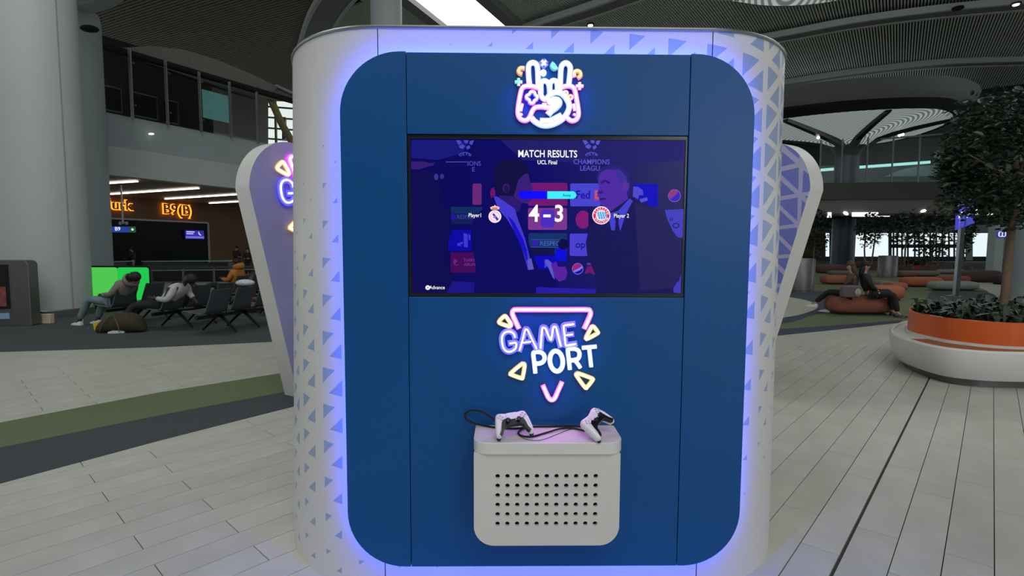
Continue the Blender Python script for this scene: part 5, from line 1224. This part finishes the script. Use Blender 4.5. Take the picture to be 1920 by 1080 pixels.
# ================================================================ people
def skinmesh(nm, verts, edges, rad, m, parent, sub=1, root=0):
    me = bpy.data.meshes.new(nm); me.from_pydata([tuple(v) for v in verts], edges, []); me.materials.append(m)
    o = bpy.data.objects.new(nm, me); col.objects.link(o); o.parent = parent
    q = o.modifiers.new('skin', 'SKIN'); q.use_smooth_shade = True
    if not me.skin_vertices: return o
    for i, r in enumerate(rad):
        sv = me.skin_vertices[0].data[i]; sv.radius = r if isinstance(r, tuple) else (r, r); sv.use_root = (i == root)
    g = o.modifiers.new('sub', 'SUBSURF'); g.levels = sub; g.render_levels = sub
    return o
def person(label, x, y, brg, pose, top, legs_m, shoe_m, skin_m, hair_m, group=None, hood=None, cap=None, longhair=False, z=0):
    """pose in local metres: +y forward, +x to the person's right, z up"""
    t_ = thing('person', (x, y, z), -brg, label, 'person', group)
    V, E_, Rd = [], [], []
    def add(p, r, par=None):
        V.append(Vector(p)); Rd.append(r)
        if par is not None: E_.append((par, len(V)-1))
        return len(V)-1
    P = {k: Vector(v) for k, v in pose.items()}
    pel = add(P['pelvis'], (.125, .10)); wa = add(P['pelvis'].lerp(P['chest'], .45), (.12, .09), pel); ch = add(P['chest'], (.145, .10), wa)
    nk = add(P['neck'], .052, ch)
    hd = (P['head']-P['neck']).normalized(); fwd = P.get('look', Vector((0, 1, 0))); fwd = (fwd-hd*fwd.dot(hd)).normalized(); sd = hd.cross(fwd)
    jaw = add(P['neck']+hd*.07+fwd*.02, .062, nk); hc = add(P['head'], .088, jaw); tp_ = add(P['head']+hd*.075-fwd*.01, .062, hc)
    add(P['head']-hd*.015+fwd*.105, .014, hc)               # nose
    for s_ in (-1, 1): add(P['head']-hd*.01+sd*s_*.098-fwd*.01, .016, hc)   # ears
    for s_, n_ in ((-1, 'l'), (1, 'r')):
        sh = add(P['chest']+(P['neck']-P['chest'])*.55+Vector((s_*.17, 0, 0)), .062, ch)
        el_ = add(P['elbow_'+n_], .044, sh); wr = add(P['hand_'+n_], .030, el_)
        d = (P['hand_'+n_]-P['elbow_'+n_]).normalized(); pm_ = add(P['hand_'+n_]+d*.06, (.036, .020), wr)
        q = d.orthogonal().normalized(); q2 = d.cross(q)
        for k, ln in enumerate((.060, .072, .078, .066)):
            b_ = P['hand_'+n_]+d*.085+q*(k-1.5)*.020; f1 = add(b_+d*ln*.45, .009, pm_); add(b_+d*ln*.8-q2*ln*.3, .0075, f1)
        th_ = add(P['hand_'+n_]+d*.04+q*.05, .011, wr); add(P['hand_'+n_]+d*.075+q*.062, .009, th_)
        kn = add(P['knee_'+n_], .058, add(P['pelvis']+Vector((s_*.09, 0, -.02)), .085, pel)); an = add(P['foot_'+n_]+Vector((0, 0, .09)), .038, kn); 
        tv = P.get('toe_'+n_, P['foot_'+n_]+Vector((0, .19, 0)))
        add(P['foot_'+n_].lerp(tv, .5)+Vector((0, 0, .04)), .036, an)
    skinmesh('body', V, E_, Rd, skin_m, t_)
    # upper garment
    g = []; ge = []; gr = []
    def ga(p, r, par=None):
        g.append(Vector(p)); gr.append(r)
        if par is not None: ge.append((par, len(g)-1))
        return len(g)-1
    a0_ = ga(P['pelvis']+Vector((0, 0, .03)), (.175, .145)); a1 = ga(P['pelvis'].lerp(P['chest'], .5), (.178, .145), a0_); a2 = ga(P['chest'], (.19, .145), a1); a3 = ga(P['chest'].lerp(P['neck'], .8), .075, a2)
    for s_, n_ in ((-1, 'l'), (1, 'r')):
        sh = ga(P['chest']+(P['neck']-P['chest'])*.5+Vector((s_*.18, 0, 0)), .085, a2); e_ = ga(P['elbow_'+n_], .066, sh); ga(P['hand_'+n_].lerp(P['elbow_'+n_], .12), .05, e_)
    skinmesh('jacket', g, ge, gr, top, t_)
    g = []; ge = []; gr = []
    b0_ = ga(P['pelvis'], (.15, .12))
    for s_, n_ in ((-1, 'l'), (1, 'r')):
        h_ = ga(P['pelvis']+Vector((s_*.10, .05, -.01)), .10, b0_); k_ = ga(P['knee_'+n_], .082, h_); ga(P['foot_'+n_]+Vector((0, 0, .12)), .062, k_)
    skinmesh('trousers', g, ge, gr, legs_m, t_)
    for s_, n_ in ((-1, 'l'), (1, 'r')):
        f_ = P['foot_'+n_]; tv = P.get('toe_'+n_, f_+Vector((0, .19, 0))); d = (tv-f_).normalized(); q = Vector((-d.y, d.x, 0)).normalized()
        rings = []
        for (a, w_, h_) in ((-.07, .028, .05), (-.06, .038, .085), (0, .042, .095), (.07, .045, .07), (.15, .046, .048), (.20, .032, .035), (.215, .015, .02)):
            c_ = f_+d*a; rings.append([c_+q*w_+Vector((0, 0, .004)), c_+q*w_+Vector((0, 0, h_*.6)), c_+q*w_*.5+Vector((0, 0, h_)), c_-q*w_*.5+Vector((0, 0, h_)), c_-q*w_+Vector((0, 0, h_*.6)), c_-q*w_+Vector((0, 0, .004))])
        MB().loft(rings).build('shoe', shoe_m, t_, smooth=True)
    Mh = Matrix((sd, fwd, hd)).transposed()
    hr_ = MB().ball(P['head']-fwd*.022+hd*.03, (.098, .105, .100), 14, 8, Mh)
    if longhair: hr_.ball(P['head']-fwd*.05-hd*.12, (.085, .065, .20), 12, 7, Mh)
    hr_.build('hair', hair_m, t_, smooth=True)
    for s_ in (-1, 1): MB().ball(P['head']+fwd*.090+sd*s_*.033+hd*.005, .011, 8, 5).build('eye', M['black'], t_)
    MB().ball(P['head']+fwd*.088-hd*.052, (.022, .006, .006), 8, 5, Mh).build('mouth', mat('lip', (110, 60, 56), .6) if 'lip' not in bpy.data.materials else bpy.data.materials['lip'], t_)
    if hood: MB().loft([[P['neck']+Mh@Vector((r_*cos(2*pi*k/14), r_*.95*sin(2*pi*k/14)-.03, zz_)) for k in range(14)] for r_, zz_ in ((.10, -.05), (.15, -.01), (.165, .05), (.15, .09), (.125, .07), (.10, .0))]).build('hood', hood, t_, smooth=True)
    return t_
def seated(rec=.55, headf=0.0, **kw):
    p = dict(pelvis=(0, -.08, .52)); s_, c_ = sin(rec), cos(rec)
    ch = Vector(p['pelvis'])+Vector((0, -s_, c_))*.38; nk = ch+Vector((0, -s_*.9, c_))*.20; a = rec-headf
    hd = nk+Vector((0, -sin(a), cos(a)))*.155
    p.update(chest=ch, neck=nk, head=hd, look=Vector((0, cos(a), sin(a))), knee_l=(-.14, .38, .50), knee_r=(.14, .38, .50), foot_l=(-.14, .48, 0), foot_r=(.14, .48, 0),
             elbow_l=(ch.x-.25, ch.y+.08, ch.z-.14), elbow_r=(ch.x+.25, ch.y+.08, ch.z-.14), hand_l=(-.10, .10, .62), hand_r=(.10, .12, .62)); p.update(kw); return p
def standing(**kw):
    p = dict(pelvis=(0, 0, .93), chest=(0, -.02, 1.30), neck=(0, -.01, 1.48), head=(0, .02, 1.62), look=(0, 1, -.2), knee_l=(-.10, .03, .50), knee_r=(.10, .03, .50), foot_l=(-.11, 0, 0), foot_r=(.11, .0, 0),
             elbow_l=(-.27, .05, 1.12), elbow_r=(.27, .05, 1.12), hand_l=(-.12, .26, 1.08), hand_r=(.12, .26, 1.08)); p.update(kw); return p
jk_grey = mat('grey_padded_jacket', (122, 114, 110), .8, var=.15, scale=14); jeans = mat('faded_blue_jeans', (104, 124, 128), .85, var=.2, scale=10); shoe_w = mat('white_trainer', (206, 208, 208), .5)
sw_grey = mat('light_grey_sweatshirt', (168, 168, 164), .85, var=.12, scale=12); tr_black = mat('black_trousers', (18, 18, 21), .85); mustard = mat('mustard_hooded_jacket', (168, 108, 44), .85, var=.15, scale=12)
navy = mat('black_uniform', (22, 22, 26), .7); brown_top = mat('brown_knit_top', (82, 58, 52), .9, var=.15, scale=20)
def put(row, k, off=0): return Vector((row[0], row[1], 0))+rowv*.62*k+facev*off
R1, R2, R3, R5 = (-8.30, 11.0), (-6.95, 10.45), (-5.78, 9.9), (-7.75, 14.6)
p = put(R1, 0)
person('sleeping passenger in a grey padded jacket, pale jeans and white shoes beside the column', p.x, p.y, FB_, seated(.70, -.35, knee_l=(-.17, .46, .56), knee_r=(.1, .42, .54), foot_l=(-.20, .70, 0), foot_r=(.08, .56, 0), hand_l=(-.08, .22, .64), hand_r=(.06, .24, .63)), jk_grey, jeans, shoe_w, M['skin_d'], M['hair'], 'waiting passengers', hood=jk_grey)
p = put(R2, 0)
person('sleeping passenger slumped back in a light grey sweatshirt and black trousers', p.x, p.y, FB_-R(12), seated(.80, -.1, knee_l=(-.24, .40, .50), knee_r=(.12, .44, .52), foot_l=(-.46, .48, 0), toe_l=(-.52, .66, 0), foot_r=(.16, .85, 0), elbow_l=(-.32, -.36, .62), hand_l=(-.30, -.10, .66), elbow_r=(.26, -.4, .72), hand_r=(.2, -.55, .60)), sw_grey, tr_black, shoe_w, M['skin_d'], M['hair'], 'waiting passengers')
p = put(R5, 0)
person('passenger in a mustard hooded jacket looking down at a phone', p.x, p.y, FB_, seated(.32, .75, knee_l=(-.13, .50, .62), foot_l=(-.13, .98, .34), knee_r=(.13, .48, .56), foot_r=(.13, .92, .10), hand_l=(-.06, .26, .78), hand_r=(.06, .26, .78)), mustard, tr_black, M['black'], M['skin_d'], M['hair'], 'waiting passengers', hood=mustard)
for (px, D, brg, lab, hr_) in ((247, 28.2, R(-100), 'staff member in a dark uniform bending over the teal desk', 0), (443, 31.5, R(105), 'taller staff member in black standing in profile by the walnut wall', 0), (464, 30.5, R(170), 'shorter staff member in black facing the hall by the walnut wall', 0)):
    q = at(px, 465, D); o = person(lab, q.x, q.y, brg, standing(head=(0, .05, 1.60)) if px != 464 else standing(), navy, navy, M['black'], M['skin_l'], M['hair'], 'gate staff')
    if px == 464: o.scale = (.93,)*3
    if px == 247: o.scale = (.95,)*3
# passengers on the near pouffe
q = at(1602, 560, 13.15)
person('seated person with brown hair and a brown knit top, back turned, legs to the left', q.x, q.y+.15, R(-42), seated(-.12, .25, pelvis=(0, 0, .53), knee_l=(-.16, .44, .58), knee_r=(.10, .42, .56), foot_l=(-.22, .74, .16), foot_r=(.05, .52, .02)), brown_top, tr_black, shoe_w, M['skin_l'], mat('brown_hair', (70, 50, 38), .7), 'people on the pouffe', longhair=True)
q = at(1637, 560, 13.1)
person('seated person all in black with long dark hair, leg stretched to the right', q.x, q.y+.1, R(110), seated(.15, .35, pelvis=(0, 0, .56), knee_l=(-.10, .42, .62), knee_r=(.18, .44, .56), foot_l=(-.04, .50, .02), foot_r=(.30, .50, .02)), navy, tr_black, M['black'], M['skin_l'], M['hair'], 'people on the pouffe', longhair=True)
# plush-charm bag between them
q = at(1594, 552, 13.0); t_ = thing('backpack', (q.x, q.y+.02, .47), R(10), 'grey backpack with a pale patterned pocket standing on the terracotta pouffe', 'bag')
MB().loft([[Vector((x*(1-.15*max(0, (zq-.2)/.2)), y, zq)) for x, y in rrect(-.24, .24, -.09, .09, .06, 4)] for zq in (0, .03, .15, .26, .31)]).build('body', mat('grey_canvas', (96, 90, 94), .85), t_, smooth=True, sub=1)
MB().ball((.14, -.10, .13), (.09, .03, .10), 12, 7).build('pocket', mat('pale_print_pocket', (160, 148, 132), .8, var=.5, scale=18), t_, smooth=True)
MB().tube([(-.08, 0, .31), (-.05, 0, .37), (.05, 0, .37), (.08, 0, .31)], .012, 6).build('handle', M['black_matt'], t_)
# bags
p = put(R2, 1, -.02)
t_ = thing('backpack', (p.x, p.y, .43), -FB_, 'black backpack standing upright on the seat behind the grey sweatshirt', 'bag')
MB().loft([[Vector((x*s_, -.05+y*s_, zq)) for x, y in rrect(-.17, .17, -.12, .12, .07, 4)] for zq, s_ in ((0, .9), (.05, 1.05), (.28, 1.0), (.42, .8), (.47, .4))]).build('body', M['black_matt'], t_, smooth=True)
MB().ball((0, .09, .16), (.13, .05, .12), 12, 7).build('pocket', M['black_matt'], t_, smooth=True)
MB().tube([(-.04, -.05, .46), (-.02, -.05, .51), (.02, -.05, .51), (.04, -.05, .46)], .01, 6).build('handle', M['seatframe'], t_)
MB().ball((.08, .12, .3), (.03, .02, .03), 8, 6).build('charm', shoe_w, t_)
olive = mat('olive_duffel_canvas', (52, 47, 32), .9, var=.25, scale=7)
q = fl(208, 628)
t_ = thing('duffel_bag', (q.x, q.y+.30, 0), R(8), 'slumped olive duffel bag on the carpet between the feet of the sweatshirt passenger', 'bag')
MB().loft([[Vector((xq, r_*cos(a)*.8, max(.01, r_*.72+r_*.72*sin(a)*(1.15 if sin(a) > 0 else 1)))) for a in [2*pi*k/14 for k in range(14)]] for xq, r_ in ((-.46, .05), (-.42, .13), (-.25, .20), (-.05, .25), (.15, .27), (.32, .22), (.42, .10))]).build('body', olive, t_, smooth=True, sub=1)
MB().tube(spline([(-.30, -.18, .05), (-.22, -.21, .20), (-.10, -.14, .36), (.02, -.20, .2), (.06, -.22, .05)], 5), .012, 6).build('strap', mat('olive_strap', (84, 76, 50), .9), t_)
q = fl(179, 620); t_ = thing('snack_bag', (q.x, q.y+.12, 0), R(20), 'small crumpled bright yellow bag on the floor beside the duffel', 'bag')
MB().loft([[Vector((x+.01*sin(zq*90+x*40), y*(1+.3*sin(x*50)), zq)) for x, y in rrect(-.10, .10, -.04, .04, .02, 2)] for zq in (0, .05, .11, .15)]).build('body', mat('yellow_wrapper', (214, 176, 20), .35, var=.2, scale=20), t_, smooth=True)
q = fl(145, 605); t_ = thing('water_bottle', (q.x, q.y+.1, 0), 0, 'small clear bottle standing under the grey-jacket passenger', 'bottle')
MB().lathe([(.001, 0), (.045, .0), (.048, .1), (.045, .15), (.02, .2), (.02, .24), (.001, .24)], 14).build('body', mat('clear_grey_plastic', (190, 196, 196), .2), t_, smooth=True); MB().lathe([(.001, .26), (.024, .26), (.024, .235)], 12).build('cap', shoe_w, t_)
q = fl(456, 588); t_ = thing('suitcase', (q.x, q.y+.15, 0), R(10), 'burgundy suitcase standing beside the dark seats near the kiosk wing', 'suitcase')
MB().prism([Vector((x, -.13, z)) for x, z in rrect(-.22, .22, .06, .62, .06, 5)], (0, .26, 0)).build('shell', mat('burgundy_fabric', (74, 26, 44), .7), t_, bevel=.02)
for sx_ in (-.17, .17): MB().tube([(sx_-.015, -.09, .03), (sx_+.015, -.09, .03)], .03, 10).build('wheel', M['black'], t_); MB().tube([(sx_-.015, .09, .03), (sx_+.015, .09, .03)], .03, 10).build('wheel', M['black'], t_)
MB().tube([(-.09, 0, .62), (-.09, 0, .66), (.09, 0, .66), (.09, 0, .62)], .01, 6).build('handle', M['black'], t_)
o = MB().ball((0, 0, 0), (.24, .14, .09), 16, 9).build('neck_pillow', mat('white_patterned_fabric', (196, 198, 206), .8, var=.25, scale=22), None, smooth=True); o.location = (q.x, q.y+.15, .755); tag(o, 'white patterned soft pillow resting on the burgundy suitcase', 'pillow')

# ---- distant glazed facade closing the hall behind the kiosks
fb = MB()
for i in range(15): fb.bb((-27+i*4.2, 84.6, 0), (-26.6+i*4.2, 85, 9))
fb.bb((-27, 84.5, 9), (34, 85.1, 19)); fb.bb((-27, 84.6, 0), (34, 85, .6)); fb.bb((-27, 84.6, 4.4), (34, 85, 4.7))
fbo = fb.build('window_3', M['grey_d']); struct(fbo)
for i in range(14): MB().bb((-26.55+i*4.2, 84.8, .6), (-22.85+i*4.2, 84.83, 9)).build('pane', M['window'], fbo)
